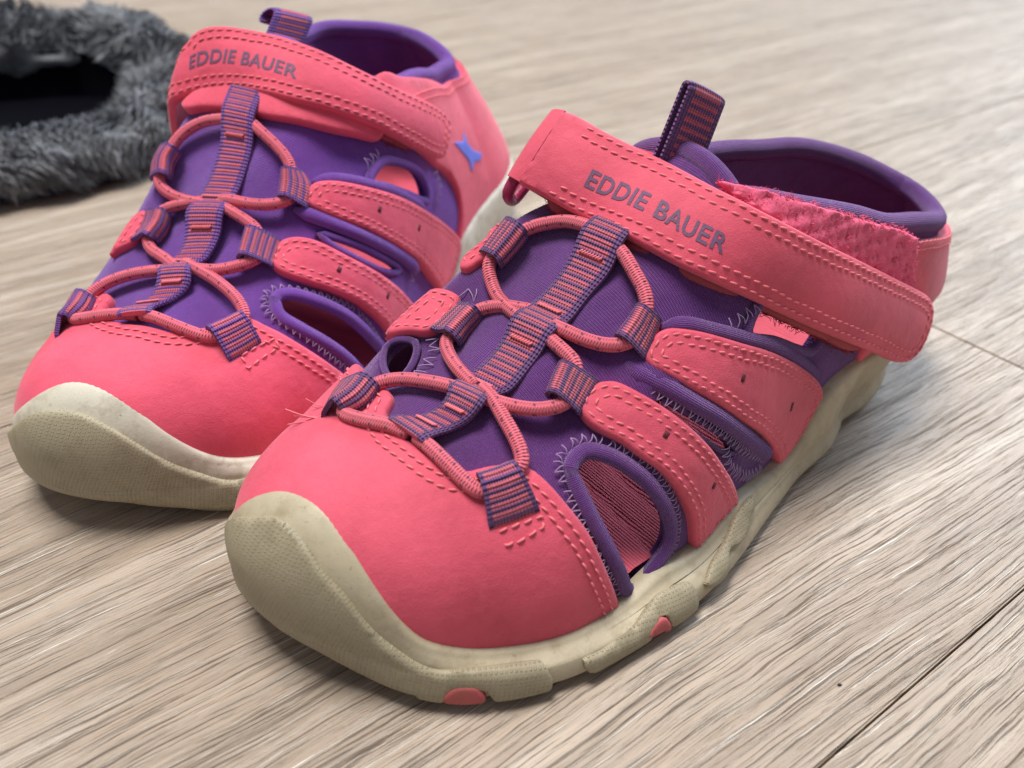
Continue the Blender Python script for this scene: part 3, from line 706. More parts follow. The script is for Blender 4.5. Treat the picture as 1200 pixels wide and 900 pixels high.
        t = np.linspace(0, 1, m); UV = np.stack([np.broadcast_to(s[:, None], (len(rws), m)), np.broadcast_to(t[None], (len(rws), m))], -1)
        dn = np.zeros_like(PP); T1 = np.gradient(PP, axis=0); T2 = np.gradient(PP, axis=1); nn = unit(np.cross(T1, T2))
        if np.sum(nn * NN[:, None]) < 0: nn = -nn
        thk = .0010; a = PP; b = PP + nn * thk; q = len(rws) * m; Fg = grid_faces(len(rws), m); R_ = len(rws)
        Fx = Fg + [(f_[3]+q, f_[2]+q, f_[1]+q, f_[0]+q) for f_ in Fg]
        for i in range(R_ - 1): Fx += [(i*m, (i+1)*m, (i+1)*m+q, i*m+q), ((i+1)*m+m-1, i*m+m-1, i*m+m-1+q, (i+1)*m+m-1+q)]
        for j in range(m - 1): Fx += [(j+1, j, j+q, j+1+q), ((R_-1)*m+j, (R_-1)*m+j+1, (R_-1)*m+j+1+q, (R_-1)*m+j+q)]
        mb.add(np.vstack([a.reshape(-1, 3), b.reshape(-1, 3)]), Fx, np.vstack([UV.reshape(-1, 2)] * 2)); mb.build('cord_loop', M['web2'], root, sharp=60)
    mb = MB(); v0 = 0
    for path in T['cords']:
        ab = S.pixs(path); h = np.full(len(path), .0030); h[0] = h[-1] = .0024
        P, N = S.ev(ab); C = catmull(P + N * h[:, None], False, 8); C = resample(C, .0009)
        for _ in range(4): C[1:-1] = (C[:-2] + 2*C[1:-1] + C[2:]) / 4
        v0 = tube(mb, C, .00148, 12, None, 1.0, v0=v0)
    mb.build('bungee_cord', M['cord'], root)
    # ---------------------------------------------------------------- velcro strap over the instep
    def strap_surf(top, bot, ext=.0):
        on = (lambda p: S.at(S.pix(p[0], p[1]), p[2])) if T.get('vs_body') else (lambda p: fr.onplane(*p))
        pre = T.get('vs_pre', ([], [])); A = catmull(np.array([*(fr.w(np.array(q)) for q in pre[0]), *(on(p) for p in top)]), False, 10); B_ = catmull(np.array([*(fr.w(np.array(q)) for q in pre[1]), *(on(p) for p in bot)]), False, 10)
        n = 90; A = resample(A, np.linalg.norm(np.diff(A, axis=0), axis=1).sum() / n)[:n+1]; B_ = resample(B_, np.linalg.norm(np.diff(B_, axis=0), axis=1).sum() / n)[:n+1]
        t = np.linspace(-.12, 1.12, 22); P = A[:, None] * (1 - t)[None, :, None] + B_[:, None] * t[None, :, None]
        cr = np.sin(np.pi * np.clip(t, 0, 1))
        Sx = Surf(P, -ray(760, 260)); Sx.P = Sx.P + Sx.N * (cr * .0009)[None, :, None]; return Surf(Sx.P, -ray(760, 260))
    VS = strap_surf(T['vs_top'], T['vs_bot'])
    ab = np.vstack([VS.pixs(T['vs_outline']), *([T['vs_tail']] if 'vs_tail' in T else [])]); abc = np.array(catmull(ab, True, 5))
    mb = MB().add(*patch(VS, abc, 0, .0021, sp=.0013, er=.0011, grooves=(.0016, .0036), base=-.0004)); vst = mb.build('velcro_strap', M['nubuck_s'], root, sharp=75)
    ss = np.array(VS.scale(abc)); ring = np.array(resample(abc * ss, .0008, True))
    vt = MB()
    for d in (.0016, .0036):
        q = inset_line(VS, np.vstack([ring, ring[:1]]) / ss, d, 1) * ss
        if inside(ring, q).mean() < .5: q = inset_line(VS, np.vstack([ring, ring[:1]]) / ss, d, -1) * ss
        P3, R3 = VS.ev(q / ss)[0], VS.ev(ring / ss)[0]; dm = np.sqrt(((P3[:, None] - R3[None]) ** 2).sum(-1)).min(1)
        okk = (dm > d * .85) & (q[:, 0] / ss[0] > T.get('vs_stitch_from', 3)); run = []; qq = q / ss
        k0 = int(np.argmin(okk)); 
        for i in list(range(k0, len(qq))) + list(range(k0)):
            if okk[i]: run.append(qq[i])
            elif len(run) > 5: stitches(vt, VS, np.array(run), .0020, .0019, .0006); run = []
            else: run = []
        if len(run) > 5: stitches(vt, VS, np.array(run), .0020, .0019, .0006)
    vt.build('stitching', M['thread'], vst, kind='stuff')
    # lettering
    cu = bpy.data.curves.new('lettering', 'FONT'); cu.body = T['text']; cu.resolution_u = 4; cu.offset = .022; cu.space_character = 1.08
    to = bpy.data.objects.new('lettering_tmp', cu); COL.objects.link(to); bpy.context.view_layer.update()
    me = to.evaluated_get(bpy.context.evaluated_depsgraph_get()).to_mesh(); bm = bmesh.new(); bm.from_mesh(me)
    bmesh.ops.triangulate(bm, faces=bm.faces); 
    for _ in range(1): bmesh.ops.subdivide_edges(bm, edges=[e for e in bm.edges if e.calc_length() > .12], cuts=2, use_grid_fill=False)
    bmesh.ops.triangulate(bm, faces=bm.faces)
    tv = np.array([v.co[:2] for v in bm.verts]); tf = [[v.index for v in f_.verts] for f_ in bm.faces]; bm.verts.index_update(); tf = [[v.index for v in f_.verts] for f_ in bm.faces]
    bm.free(); to.to_mesh_clear(); bpy.data.objects.remove(to); bpy.data.curves.remove(cu)
    tw = tv[:, 0].max() - tv[:, 0].min(); thh = tv[:, 1].max() - tv[:, 1].min(); tn = (tv - tv.min(0)) / [tw, thh]
    a0, a1, a2, a3 = VS.pixs(T['text_quad'])                           # bottom-left, bottom-right, top-left, middle of the base line
    bq = 1 - tn[:, :1]; base_ = a0 * (1 - tn[:, :1]) ** 2 + 2 * (2 * a3 - .5 * a0 - .5 * a1) * tn[:, :1] * (1 - tn[:, :1]) + a1 * tn[:, :1] ** 2
    tab = base_ + tn[:, 1:] * (a2 - a0)
    mb = MB().add(VS.at(tab, .00222), tf); mb.build('lettering', M['ink'], vst, smooth=False)
    # fuzzy underside of the strap and its fold through the ring
    def fuzz(mb, Sx, abs_, off, ln, n, r=.00009):
        for _ in range(n):
            i = random.randrange(len(abs_)); ab_ = abs_[i] + np.random.uniform(-.5, .5, 2); p, nn = Sx.ev(ab_)
            d = unit(nn * .7 + np.random.normal(0, .6, 3)); L = ln * random.uniform(.5, 1.3)
            c = unit(d + np.random.normal(0, .5, 3)); tube(mb, [p + nn * off, p + nn * off + d * L * .5, p + nn * off + d * L * .6 + c * L * .4], [r, r, r * .5], 3, caps=False)
    ub = VS.pixs(T['vs_under']); pu = catmull(ub, True, 4); mb = MB().add(*patch(VS, pu, -.0030, .0018, sp=.0013, er=.0008, base=-.0032)); und = mb.build('hook_backing', M['fuzz_d'], vst)
    mb = MB(); e = resample(VS.ev(pu)[0], .0006, True); eab = np.array([VS.near(p) for p in e]); fuzz(mb, VS, eab, -.0028, .0016, 1100); mb.build('loose_fibres', M['fuzz_d'], vst, kind='stuff')
    # fold at the ring end: the strap turns down and back under itself
    has_fold = 'fold_a' in T; fold_a = T.get('fold_a', 1.0)
    j0 = np.array([fold_a] * 22, float); J = np.stack([j0, np.linspace(2.1, 18.9, 22)], 1); p, n = VS.ev(J); tx = unit(VS.ev(J)[0] - VS.ev(J + [2, 0])[0])
    R_ = T.get('fold_r', .0034); ths = np.linspace(0, np.pi * 1.05, 12); PP = np.array([p + n * .0010 + tx * R_ * math.sin(t) * 1.1 - n * R_ * (1 - math.cos(t)) for t in ths])
    PP = np.vstack([PP, np.array([PP[-1] - tx * d for d in (.006, .013, .02)])])
    nn = unit(np.cross(np.gradient(PP, axis=0), np.gradient(PP, axis=1))); 
    if np.sum(nn[0] * n) < 0: nn = -nn
    q = PP.shape[0] * 22; mb = MB(); Fg = grid_faces(PP.shape[0], 22); R0 = PP.shape[0]
    Fx = Fg + [(f_[3]+q, f_[2]+q, f_[1]+q, f_[0]+q) for f_ in Fg]
    for i in range(R0 - 1): Fx += [(i*22, (i+1)*22, (i+1)*22+q, i*22+q), ((i+1)*22+21, i*22+21, i*22+21+q, (i+1)*22+21+q)]
    mb.add(np.vstack([(PP + nn * .0010).reshape(-1, 3), (PP - nn * .0009).reshape(-1, 3)]), Fx); has_fold and mb.build('strap_fold', M['nubuck_s'], vst, sharp=60)
    # ring the strap turns round
    rc = PP[6].mean(0) + (PP[6][0] - PP[6][-1]) * 0
    ends = [PP[4][0] * .5 + PP[8][0] * .5, PP[4][-1] * .5 + PP[8][-1] * .5]; ax = unit(ends[1] - ends[0]); dn = -n.mean(0)
    pth = [ends[0] + ax * .003, ends[1] + ax * .0025, ends[1] + ax * .0028 + dn * .006, ends[0] + ax * .003 + dn * .006]
    mb = MB(); tube(mb, resample(catmull(pth, True, 8), .0012, True), .0014, 10, closed=True); has_fold and mb.build('strap_ring', M['ring'], root)
    # velcro pile patch on the quarter
    if 'pile' in T:
        pp = S.pixs(smooth_px(T['pile'], True, 3)); rs2 = np.random.RandomState(5)
        ks = [(rs2.normal(0, 1, 3) * 2600, rs2.uniform(0, 6.28)) for _ in range(14)]
        def pdisp(P, d):
            return sum(.00009 * np.sin(P @ kv + ph) for kv, ph in ks) + .0002 * np.sin(P @ (fr.z * 2000))
        mb = MB().add(*patch(S, pp, .0024, .0018, sp=.0010, er=.0006, disp=pdisp)); pil = mb.build('velcro_pile', M['pile'], root)
        ss = np.array(S.scale(pp)); lo, hi = pp.min(0), pp.max(0); cand = np.random.uniform(lo, hi, (4000, 2)); cand = cand[inside(pp, cand)]
        mb = MB(); fuzz(mb, S, cand, .0037, .0009, 2400, .00007); e = np.array(resample(pp * ss, .0006, True)) / ss; fuzz(mb, S, e, .0032, .0010, 700, .00007); mb.build('pile_fibres', M['pile'], pil, kind='stuff')
    # ---------------------------------------------------------------- pull tab on the tongue
    tb = T['tab']; b0, b1 = fr.onplane(*tb['b0']), fr.onplane(*tb['b1']); t0, t1 = fr.onplane(*tb['t0']), fr.onplane(*tb['t1'])
    n = unit(np.cross(b1 - b0, t0 - b0)); n = n if n @ -ray(800, 150) > 0 else -n
    up0, up1 = t0 - b0, t1 - b1; E0 = []; E1 = []; NNs = []; r = tb.get('r', .0007)
    for f_ in np.linspace(-.25, 1, 16): E0.append(b0 + up0 * f_ ); E1.append(b1 + up1 * f_); NNs.append(n)
    u0 = unit((up0 + up1)); 
    if tb.get('curl'):
        R2 = tb['curl']
        for th in np.linspace(.2, math.pi * 1.25, 12):
            dd = -n * R2 * (1 - math.cos(th)) + u0 * R2 * math.sin(th); E0.append(t0 + dd); E1.append(t1 + dd); NNs.append(n * math.cos(th) + u0 * math.sin(th))
    else:
        for th in np.linspace(.3, math.pi, 8):
            dd = -n * r * (1 - math.cos(th)) + u0 * r * math.sin(th); E0.append(t0 + dd); E1.append(t1 + dd); NNs.append(n * math.cos(th) + u0 * math.sin(th))
        for f_ in np.linspace(.92, -.25, 14): E0.append(b0 + up0 * f_ - n * 2*r); E1.append(b1 + up1 * f_ - n * 2*r); NNs.append(-n)
    mb = MB(); ribbon(mb, E0, E1, NNs, .0010, 10); mb.build('pull_tab', M['web'], root, sharp=60)
    zz.build('overlock_thread', M['lilac'], sock, kind='stuff'); st.build('stitching', M['thread'], root, kind='stuff')
    if 'emblem' in T:
        for poly in T['emblem']:
            e = S.pixs(poly); es = np.array(S.scale(e)); mb = MB().add(*patch(S, e, .00205, .00025, sp=.0009, er=.0002)); mb.build('bird_emblem', M['blue'], root)
    if 'frays' in T:
        mb = MB()
        for path, r in T['frays']:
            ab_ = S.pixs([path[0]]); p0 = S.at(ab_, .003)[0]; dep = np.linalg.norm(p0 - EYE); P = [EYE + ray(*q) * (dep + .0012 * i) for i, q in enumerate(path)]
            C = catmull(P, False, 6)
            for _ in range(3): tube(mb, C + np.random.normal(0, 1, (1, 3)) * .0002 + np.linspace(0, 1, len(C))[:, None] ** 2 * np.random.normal(0, 1, (1, 3)) * .0007, r, 5)
        mb.build('loose_thread', M['thread'], root)
    return root, LA, WS

# =====================================================================  traced outlines (photograph pixels, 1200 x 900), laid on the surfaces above
def widen(n):
    def f(ab, WS):
        a, b = ab[0], ab[-1]; return np.vstack([ab, [(b[0] + 8, b[1]), (b[0] + 18, b[1] + .3), (b[0] + 28, b[1] + 2), (a[0] + 24, a[1] - 2.5), (a[0] + 14, a[1] - .8), (a[0] + 6, a[1] - .1)]])
    return f
PI_ = math.pi
COMMON = dict(
 edge_z=([2.6, 3, 4, 5, 5.9, 6.4, 6.9, 7.5, 8, 9, 9.5, 11, 12, 12.6, 13.2, 15, 21], [1.05, .95, .78, .74, .66, .85, 1.08, .9, .8, 1.1, 1.2, .95, 1.0, 1.5, 2.1, 2.3, 2.75]),
 spring=([0, .8, 1.6, 2.5, 3.5, 5, 16.2, 17.4, 18.5, 19.6, 20.6, 21.5], [.90, .52, .32, .24, .22, .22, .22, .5, .95, 1.4, 1.75, 1.8]),
 rim_l=[(10.9, 7.05), (12, 6.75), (13, 6.45), (15, 5.75), (16, 5.5), (18, 5.1), (19.6, 4.75), (20.3, 4.8), (20.599, 4.95)],
 rim_m=[(11.2, 6.9), (13, 6.45), (16, 6.1), (18.5, 5.9), (20, 5.5), (20.4, 5.2), (20.599, 4.95)],
 tongue_top=[(11.1, 108), (11.05, 82), (10.95, 58)],
 cap_far=[(5.2, .7), (4.9, 1.5), (4.6, 2.3)],
 heel_l=[(11.3, 6.5), (12.1, 6.3), (13, 6.05), (15, 5.35), (16, 5.1), (18, 4.7), (19.6, 4.4), (20.5, 4.6), (20.5, 3.5), (20.5, 2.4), (20.5, 1.6), (18, 1.5), (15.5, 1.5), (15.1, 2.2), (14.6, 3.3), (13.4, 4.4), (12, 5.2)],
 heel_m=[(11.6, 6.3), (13, 6.05), (16, 5.7), (18.5, 5.5), (20, 5.2), (20.5, 4.6), (20.5, 3.5), (20.5, 2.4), (20.5, 1.6), (18, 1.5), (15.5, 1.5), (15.1, 2.2), (14.6, 3.3), (13.4, 4.4), (12, 5.2)],
 lugs_ab=[])
FRONT = dict(COMMON, accents=[[(519, 815), (527, 804), (545, 800), (562, 803), (569, 815), (545, 819)], [(755, 744), (764, 728), (777, 721), (780, 733), (768, 746)]], toe_left=[(327, 576), (297, 593), (281, 611)], bind_r=[.0017, .0006, .0013, .0009],
 pads=[([(733, 426), (750, 440), (775, 452), (805, 469), (837, 487), (862, 505), (884, 522), (896, 532)], .0020, .85, .0010), ([(772, 386), (800, 381), (830, 387), (870, 397), (905, 407), (935, 424), (955, 441)], .0017, .8, .0008)],
 sole_edge=[(350, 573), (381, 582), (402, 599), (418, 628), (439, 666), (464, 707), (493, 737), (527, 748), (577, 749), (627, 741)],
 cap_edge=[(428, 452), (455, 462), (464, 474), (455, 490), (460, 507), (485, 525), (515, 546), (542, 556), (570, 550), (600, 546), (620, 551), (640, 567), (662, 592), (685, 622), (700, 652), (712, 680), (722, 708)],
 holes=[[(667, 550), (672, 540), (682, 530), (695, 529), (720, 537), (750, 557), (767, 576), (780, 600), (784, 622), (779, 642), (766, 660), (750, 680), (735, 694), (722, 666), (712, 645), (700, 622), (685, 592), (672, 565)],
        [(776, 468), (805, 485), (830, 501), (850, 514), (861, 529), (845, 529), (828, 518), (805, 503), (783, 486)],
        [(874, 393), (905, 400), (946, 412), (962, 392), (978, 368), (960, 345), (920, 340), (890, 352)],
        [(487, 402), (489, 415), (478, 438), (461, 448), (450, 432), (453, 410), (469, 399)]],
 zig=(0,),
 zigs=[[(742, 445), (775, 466), (805, 482), (845, 506), (872, 527), (892, 533)], [(845, 520), (850, 545), (870, 555), (888, 545)], [(848, 383), (862, 375), (885, 362)], [(865, 402), (900, 411), (930, 424), (950, 438)], [(507, 398), (512, 410), (505, 425), (495, 440), (482, 448)], [(540, 345), (552, 350), (562, 346)]],
 straps=[dict(o=[(752, 422), (755, 408), (765, 395), (780, 387), (800, 387), (825, 391), (862, 401), (895, 410), (927, 425), (948, 441), (955, 456), (947, 473), (932, 502), (915, 540), (905, 548), (900, 528), (885, 507), (862, 492), (837, 475), (805, 457), (775, 440), (760, 433)], slots=[(859, 441, 1.2, -4.5), (915, 472, 1.2, -5)]),
         dict(o=[(677, 477), (681, 465), (692, 455), (707, 450), (722, 450), (742, 459), (770, 475), (797, 495), (820, 517), (837, 540), (850, 562), (855, 584), (845, 600), (828, 618), (812, 640), (805, 640), (802, 603), (790, 577), (770, 552), (745, 535), (725, 520), (700, 507), (684, 494)], slots=[(772, 509, 2, -3.5), (824, 564, 1.6, -3.5)]),
         dict(o=[(454, 400), (462, 387), (492, 365), (512, 348), (528, 345), (540, 352), (537, 366), (522, 385), (505, 395), (480, 395)]),
         dict(o=[(544, 322), (553, 308), (572, 290), (588, 274), (598, 270), (600, 285), (585, 305), (566, 312), (552, 322)])],
 bar=[(582, 623), (604, 615), (631, 604), (634, 616), (610, 630), (590, 638)],
 lad_l=[(706, 262), (687, 287), (655, 335), (620, 371), (605, 390), (570, 433), (540, 455), (531, 468), (528, 478), (497, 495), (466, 502), (460, 508)],
 lad_r=[(748, 280), (725, 318), (695, 353), (661, 398), (630, 431), (600, 466), (583, 473), (577, 480), (568, 493), (531, 513), (516, 521), (500, 535)],
 lad_humps=[(.06, .07, .0022), (.44, .055, .0024), (.775, .045, .0024), (1.0, .06, .0022)],
 lad_bars=[.145, .36, .51, .705, .84, .93],
 loops=[([(446, 466), (430, 486), (408, 497)], [(410, 459), (398, 475), (387, 498)], 1.15),
        ([(566, 376), (552, 393), (540, 412)], [(542, 361), (525, 378), (508, 393)], 1.1),
        ([(616, 282), (602, 299), (585, 317)], [(601, 268), (585, 285), (569, 304)], 1.2),
        ([(750, 366), (740, 382), (725, 402)], [(768, 376), (760, 398), (750, 422)]),
        ([(661, 436), (653, 452), (645, 471)], [(697, 449), (687, 466), (674, 487)]),
        ([(559, 566), (578, 560), (600, 551)], [(570, 616), (598, 607), (627, 595)])],
 cords=[[(712, 282), (695, 275), (670, 269), (642, 270), (620, 275), (598, 288)], [(588, 296), (574, 315), (577, 337), (587, 357), (602, 372), (625, 390)],
        [(722, 292), (735, 307), (747, 330), (756, 350), (757, 370), (748, 390)], [(748, 395), (732, 409), (710, 411), (685, 405), (665, 396), (648, 388)],
        [(625, 372), (595, 369), (577, 370), (562, 373), (545, 385)], [(540, 390), (527, 410), (531, 427), (543, 446), (560, 462)],
        [(640, 398), (652, 410), (665, 422), (677, 437), (670, 458)], [(672, 468), (657, 482), (630, 488), (605, 486), (587, 482), (570, 474)],
        [(550, 470), (535, 466), (505, 460), (475, 457), (450, 461), (430, 470)], [(415, 480), (407, 496), (430, 505), (462, 511), (482, 518)],
        [(492, 522), (507, 535), (525, 552), (550, 575), (565, 583), (580, 575)], [(600, 560), (611, 550), (605, 525), (592, 500), (580, 477), (568, 464)]],
 vs_top=[(658, 134, -2.35), (675, 138, -2.05), (710, 157, -1.3), (765, 185, -.2), (815, 211, .9), (850, 229, 1.6), (890, 249, 2.2), (932, 270, 2.6), (982, 295, 2.95), (1032, 320, 3.2), (1080, 343, 3.35), (1092, 350, 3.38)],
 vs_bot=[(606, 212, -2.35), (640, 232, -1.65), (690, 260, -.6), (740, 283, .65), (790, 310, 1.6), (820, 324, 2.1), (870, 347, 2.65), (920, 370, 3.0), (970, 392, 3.4), (1020, 412, 3.6), (1052, 425, 3.68), (1066, 430, 3.7)],
 vs_outline=[(659, 135), (675, 138), (710, 157), (765, 185), (815, 211), (850, 229), (890, 249), (932, 270), (982, 295), (1032, 320), (1068, 338), (1081, 347), (1086, 360), (1082, 385), (1070, 410), (1060, 420), (1045, 423), (1020, 412), (970, 392), (920, 370), (870, 347), (820, 324), (790, 310), (740, 283), (690, 260), (640, 232), (607, 212), (625, 187), (642, 161)],
 vs_under=[(650, 190), (760, 240), (900, 310), (1000, 360), (1030, 385), (1012, 414), (970, 398), (920, 377), (870, 354), (820, 331), (790, 317), (740, 290), (690, 267), (640, 240)],
 fold_a=1.0, vs_stitch_from=5.6, text='EDDIE BAUER', text_quad=[(687, 221), (843, 299), (697, 202), (766, 258)],
 pile=[(836, 222), (852, 226), (887, 231), (945, 244), (1000, 258), (1056, 274), (1055, 300), (1050, 330), (1000, 320), (930, 285), (870, 250)],
 tab=dict(b0=(768, 196, -.2), b1=(812, 214, -.1), t0=(806, 102, -.2), t1=(847, 123, -.1)),
 lugs=[], frays=[([(400, 489), (375, 492), (355, 491), (338, 489)], .00016), ([(400, 480), (380, 478), (362, 474)], .00009)],
 puffs=[((800, 345), 1.2, -.0012), ((735, 425), .7, .0012), ((600, 350), 1.2, .0016), ((560, 415), 1.0, .0012), ((640, 420), .9, .001), ((690, 340), 1.0, .0012), ((760, 440), .5, .0018), ((800, 465), .5, .0016)])
REAR = dict(COMMON, heel_px=[(531, 300), (534, 275), (535, 245), (530, 220), (520, 203), (505, 192), (470, 165), (430, 130)], vs_pre=([(10.7, -3.15, 4.6), (10.6, -3.05, 6.4)], [(9.2, -3.35, 3.4), (9.1, -3.2, 5.0)]), vs_tail=[(.5, 18.9), (.5, 10), (.5, 2.1)], tongue_top=[(10.6, 104), (10.4, 84), (10.1, 62)], rim_l=[(10.0, 7.3), (12, 7.05), (13, 7.0), (15, 6.6), (16, 6.5), (18, 6.4), (19.6, 6.6), (20.3, 6.9), (20.599, 7.0)], rim_m=[(10.7, 7.6), (13, 7.3), (16, 7.2), (18.5, 7.3), (20, 7.2), (20.4, 7.1), (20.599, 7.0)],
 heel_l=[(11.3, 7.5), (12.1, 7.25), (13, 7.0), (15, 6.35), (16, 6.15), (18, 6.0), (19.6, 6.2), (20.5, 6.5), (20.5, 4.5), (20.5, 2.4), (20.5, 1.6), (18, 1.0), (16, .9)],
 toe_left=[(88, 446), (68, 454), (52, 467)], bind_r=[.0017, .0010, .0014], bands=[[(226, 113), (222, 134), (240, 132), (272, 133), (315, 141), (350, 147), (385, 156), (415, 162), (440, 166), (440, 140), (390, 120), (315, 100), (240, 100)]],
 pads=[([(345, 247), (375, 258), (410, 272), (450, 291), (475, 307), (486, 318)], .0019, .85, .0010), ([(365, 215), (390, 211), (420, 215), (460, 226), (495, 244)], .0017, .8, .0008)],
 sole_edge=[(102, 443), (130, 449), (150, 461), (170, 477), (190, 496), (210, 510), (235, 524), (260, 531), (292, 530), (330, 520)],
 cap_edge=[(100, 352), (128, 348), (136, 356), (126, 370), (140, 383), (175, 388), (205, 394), (235, 390), (252, 384), (275, 375), (293, 376), (310, 384), (327, 392), (357, 410), (380, 425), (400, 440), (410, 456)],
 holes=[[(322, 352), (330, 346), (347, 346), (375, 355), (405, 370), (430, 392), (447, 412), (450, 427), (445, 440), (434, 452), (425, 442), (405, 420), (380, 402), (350, 385), (327, 370)],
        [(375, 275), (395, 280), (425, 291), (445, 301), (467, 315), (460, 320), (442, 316), (410, 300), (387, 287)],
        [(431, 214), (446, 190), (465, 190), (487, 200), (497, 217), (498, 236), (475, 228), (452, 220)]],
 zig=(0,), zigs=[[(412, 265), (440, 280), (470, 298), (482, 310), (478, 330)], [(505, 200), (512, 222), (508, 240)], [(425, 195), (440, 180)]],
 straps=[dict(o=[(355, 237), (360, 225), (370, 216), (390, 214), (420, 219), (460, 230), (490, 245), (515, 262), (530, 277), (533, 290), (526, 318), (512, 345), (505, 332), (485, 307), (455, 287), (420, 270), (387, 257), (365, 246)], slots=[(437, 247, 1.0, -3.5), (482, 267, 1.0, -3.5)]),
         dict(o=[(317, 310), (320, 297), (330, 286), (347, 281), (370, 285), (402, 301), (435, 319), (460, 337), (477, 355), (489, 368), (478, 386), (458, 402), (445, 382), (420, 360), (390, 345), (352, 332), (327, 322)], slots=[(392, 319, 1.3, -3), (445, 347, 1.3, -3)]),
         dict(o=[(135, 305), (145, 285), (165, 255), (175, 251), (179, 257), (172, 275), (160, 290), (142, 299)])],
 bar=[(281, 420), (300, 410), (320, 400), (323, 410), (305, 422), (288, 435)],
 lad_l=[(276, 103), (269, 155), (255, 205), (235, 245), (222, 285), (215, 302), (195, 320), (194, 337), (172, 362), (146, 376), (146, 386)],
 lad_r=[(313, 112), (306, 160), (290, 215), (277, 247), (265, 278), (247, 310), (233, 322), (230, 340), (210, 357), (188, 372), (185, 382)],
 lad_humps=[(.12, .07, .0022), (.5, .055, .0024), (.77, .045, .0024), (1.0, .06, .0022)],
 lad_bars=[.2, .44, .565, .71, .82, .92],
 loops=[([(116, 360), (108, 376), (95, 386)], [(98, 357), (87, 375), (77, 402)], 1.1),
        ([(202, 258), (199, 273), (187, 290)], [(179, 250), (172, 272), (160, 289)], 1.1),
        ([(214, 182), (205, 198), (201, 216)], [(199, 179), (191, 195), (185, 215)], 1.1),
        ([(337, 205), (335, 220), (332, 238)], [(352, 205), (360, 222), (357, 247)]),
        ([(296, 276), (291, 292), (285, 311)], [(327, 285), (322, 300), (317, 316)]),
        ([(244, 396), (263, 387), (282, 377)], [(265, 425), (284, 414), (302, 402)])],
 cords=[[(285, 146), (269, 146), (247, 149), (225, 159), (210, 175), (203, 190)], [(195, 205), (191, 220), (200, 232), (220, 241), (232, 244), (250, 246)],
        [(300, 148), (311, 159), (327, 175), (340, 192), (344, 205), (343, 222)], [(346, 232), (337, 242), (315, 247), (290, 245), (280, 242), (265, 240)],
        [(245, 242), (222, 247), (207, 250), (195, 254), (185, 262)], [(180, 275), (179, 290), (185, 302), (200, 312), (215, 325)],
        [(262, 245), (277, 255), (295, 267), (306, 278), (306, 292)], [(308, 305), (295, 315), (275, 322), (255, 326), (242, 325), (225, 322)],
        [(210, 326), (194, 327), (160, 332), (132, 342), (114, 356), (105, 366)], [(97, 374), (96, 385), (120, 382), (145, 379), (165, 378)],
        [(172, 378), (185, 382), (210, 392), (235, 401), (250, 404), (262, 398)], [(285, 386), (287, 376), (280, 360), (260, 340), (237, 325), (222, 316)]],
 vs_top=[(222, 62, -2.5), (230, 46, -2.35), (242, 36, -2.05), (262, 33, -1.6), (290, 37, -.95), (330, 46, .1), (370, 60, 1.15), (415, 82, 2.05), (455, 102, 2.6), (490, 117, 2.95), (514, 131, 3.1), (528, 140, 3.15)],
 vs_bot=[(205, 124, -2.6), (212, 117, -2.4), (240, 109, -1.75), (277, 107, -.75), (315, 113, .4), (345, 121, 1.2), (380, 130, 1.9), (430, 147, 2.7), (470, 167, 3.15), (505, 184, 3.4), (516, 189, 3.45), (526, 194, 3.5)],
 vs_outline=[(262, 34), (290, 38), (330, 47), (370, 61), (415, 83), (455, 103), (490, 118), (512, 131), (522, 145), (521, 168), (515, 185), (503, 184), (470, 167), (430, 147), (380, 130), (345, 121), (315, 113), (277, 107), (240, 109)],
 vs_under=[(240, 80), (330, 85), (430, 120), (490, 150), (490, 176), (430, 149), (380, 132), (345, 124), (315, 116), (277, 110), (240, 112)],
 text='EDDIE BAUER', text_quad=[(227, 85), (350, 98), (229, 70), (287, 80)], vs_stitch_from=4,
 tab=dict(b0=(307, 50, -.7), b1=(349, 62, -.5), t0=(320, 18, -.7), t1=(364, 28, -.5), curl=.0022),
 lugs=[], emblem=[[(525, 169), (536, 168), (537, 156), (540, 168), (548, 178), (558, 181), (556, 190), (549, 191), (546, 203), (543, 190), (535, 180)]],
 puffs=[((230, 200), 1.2, .0014), ((310, 190), 1.2, .0012), ((380, 180), 1.2, -.0012), ((180, 310), 1.0, .001)])
FRONT['lugs'] = [
 ([(300, 607), (316, 604), (335, 610), (352, 628), (381, 670), (414, 707), (456, 753), (493, 778), (518, 785), (572, 780), (627, 774), (641, 784), (647, 795), (632, 810), (610, 817), (583, 820), (570, 808), (545, 806), (528, 806), (518, 818), (502, 817), (460, 808), (418, 788), (372, 767), (335, 744), (312, 722)], widen(1), 'lug'),
 ([(682, 772), (705, 761), (741, 734), (763, 702), (786, 687), (804, 682), (815, 702), (813, 714), (788, 736), (777, 720), (768, 725), (750, 752), (718, 780), (694, 790)], None, 'lug'),
 ([(824, 684), (831, 662), (849, 630), (867, 594), (880, 581), (878, 603), (867, 635), (853, 644), (849, 671), (833, 687)], None, 'lug')]
REAR['lugs'] = [([(64, 481), (90, 482), (115, 492), (150, 512), (185, 534), (220, 549), (255, 560), (275, 562), (307, 556), (330, 550), (345, 560), (330, 585), (292, 591), (267, 595), (217, 599), (155, 595), (112, 587), (84, 578)], widen(1), 'lug')]

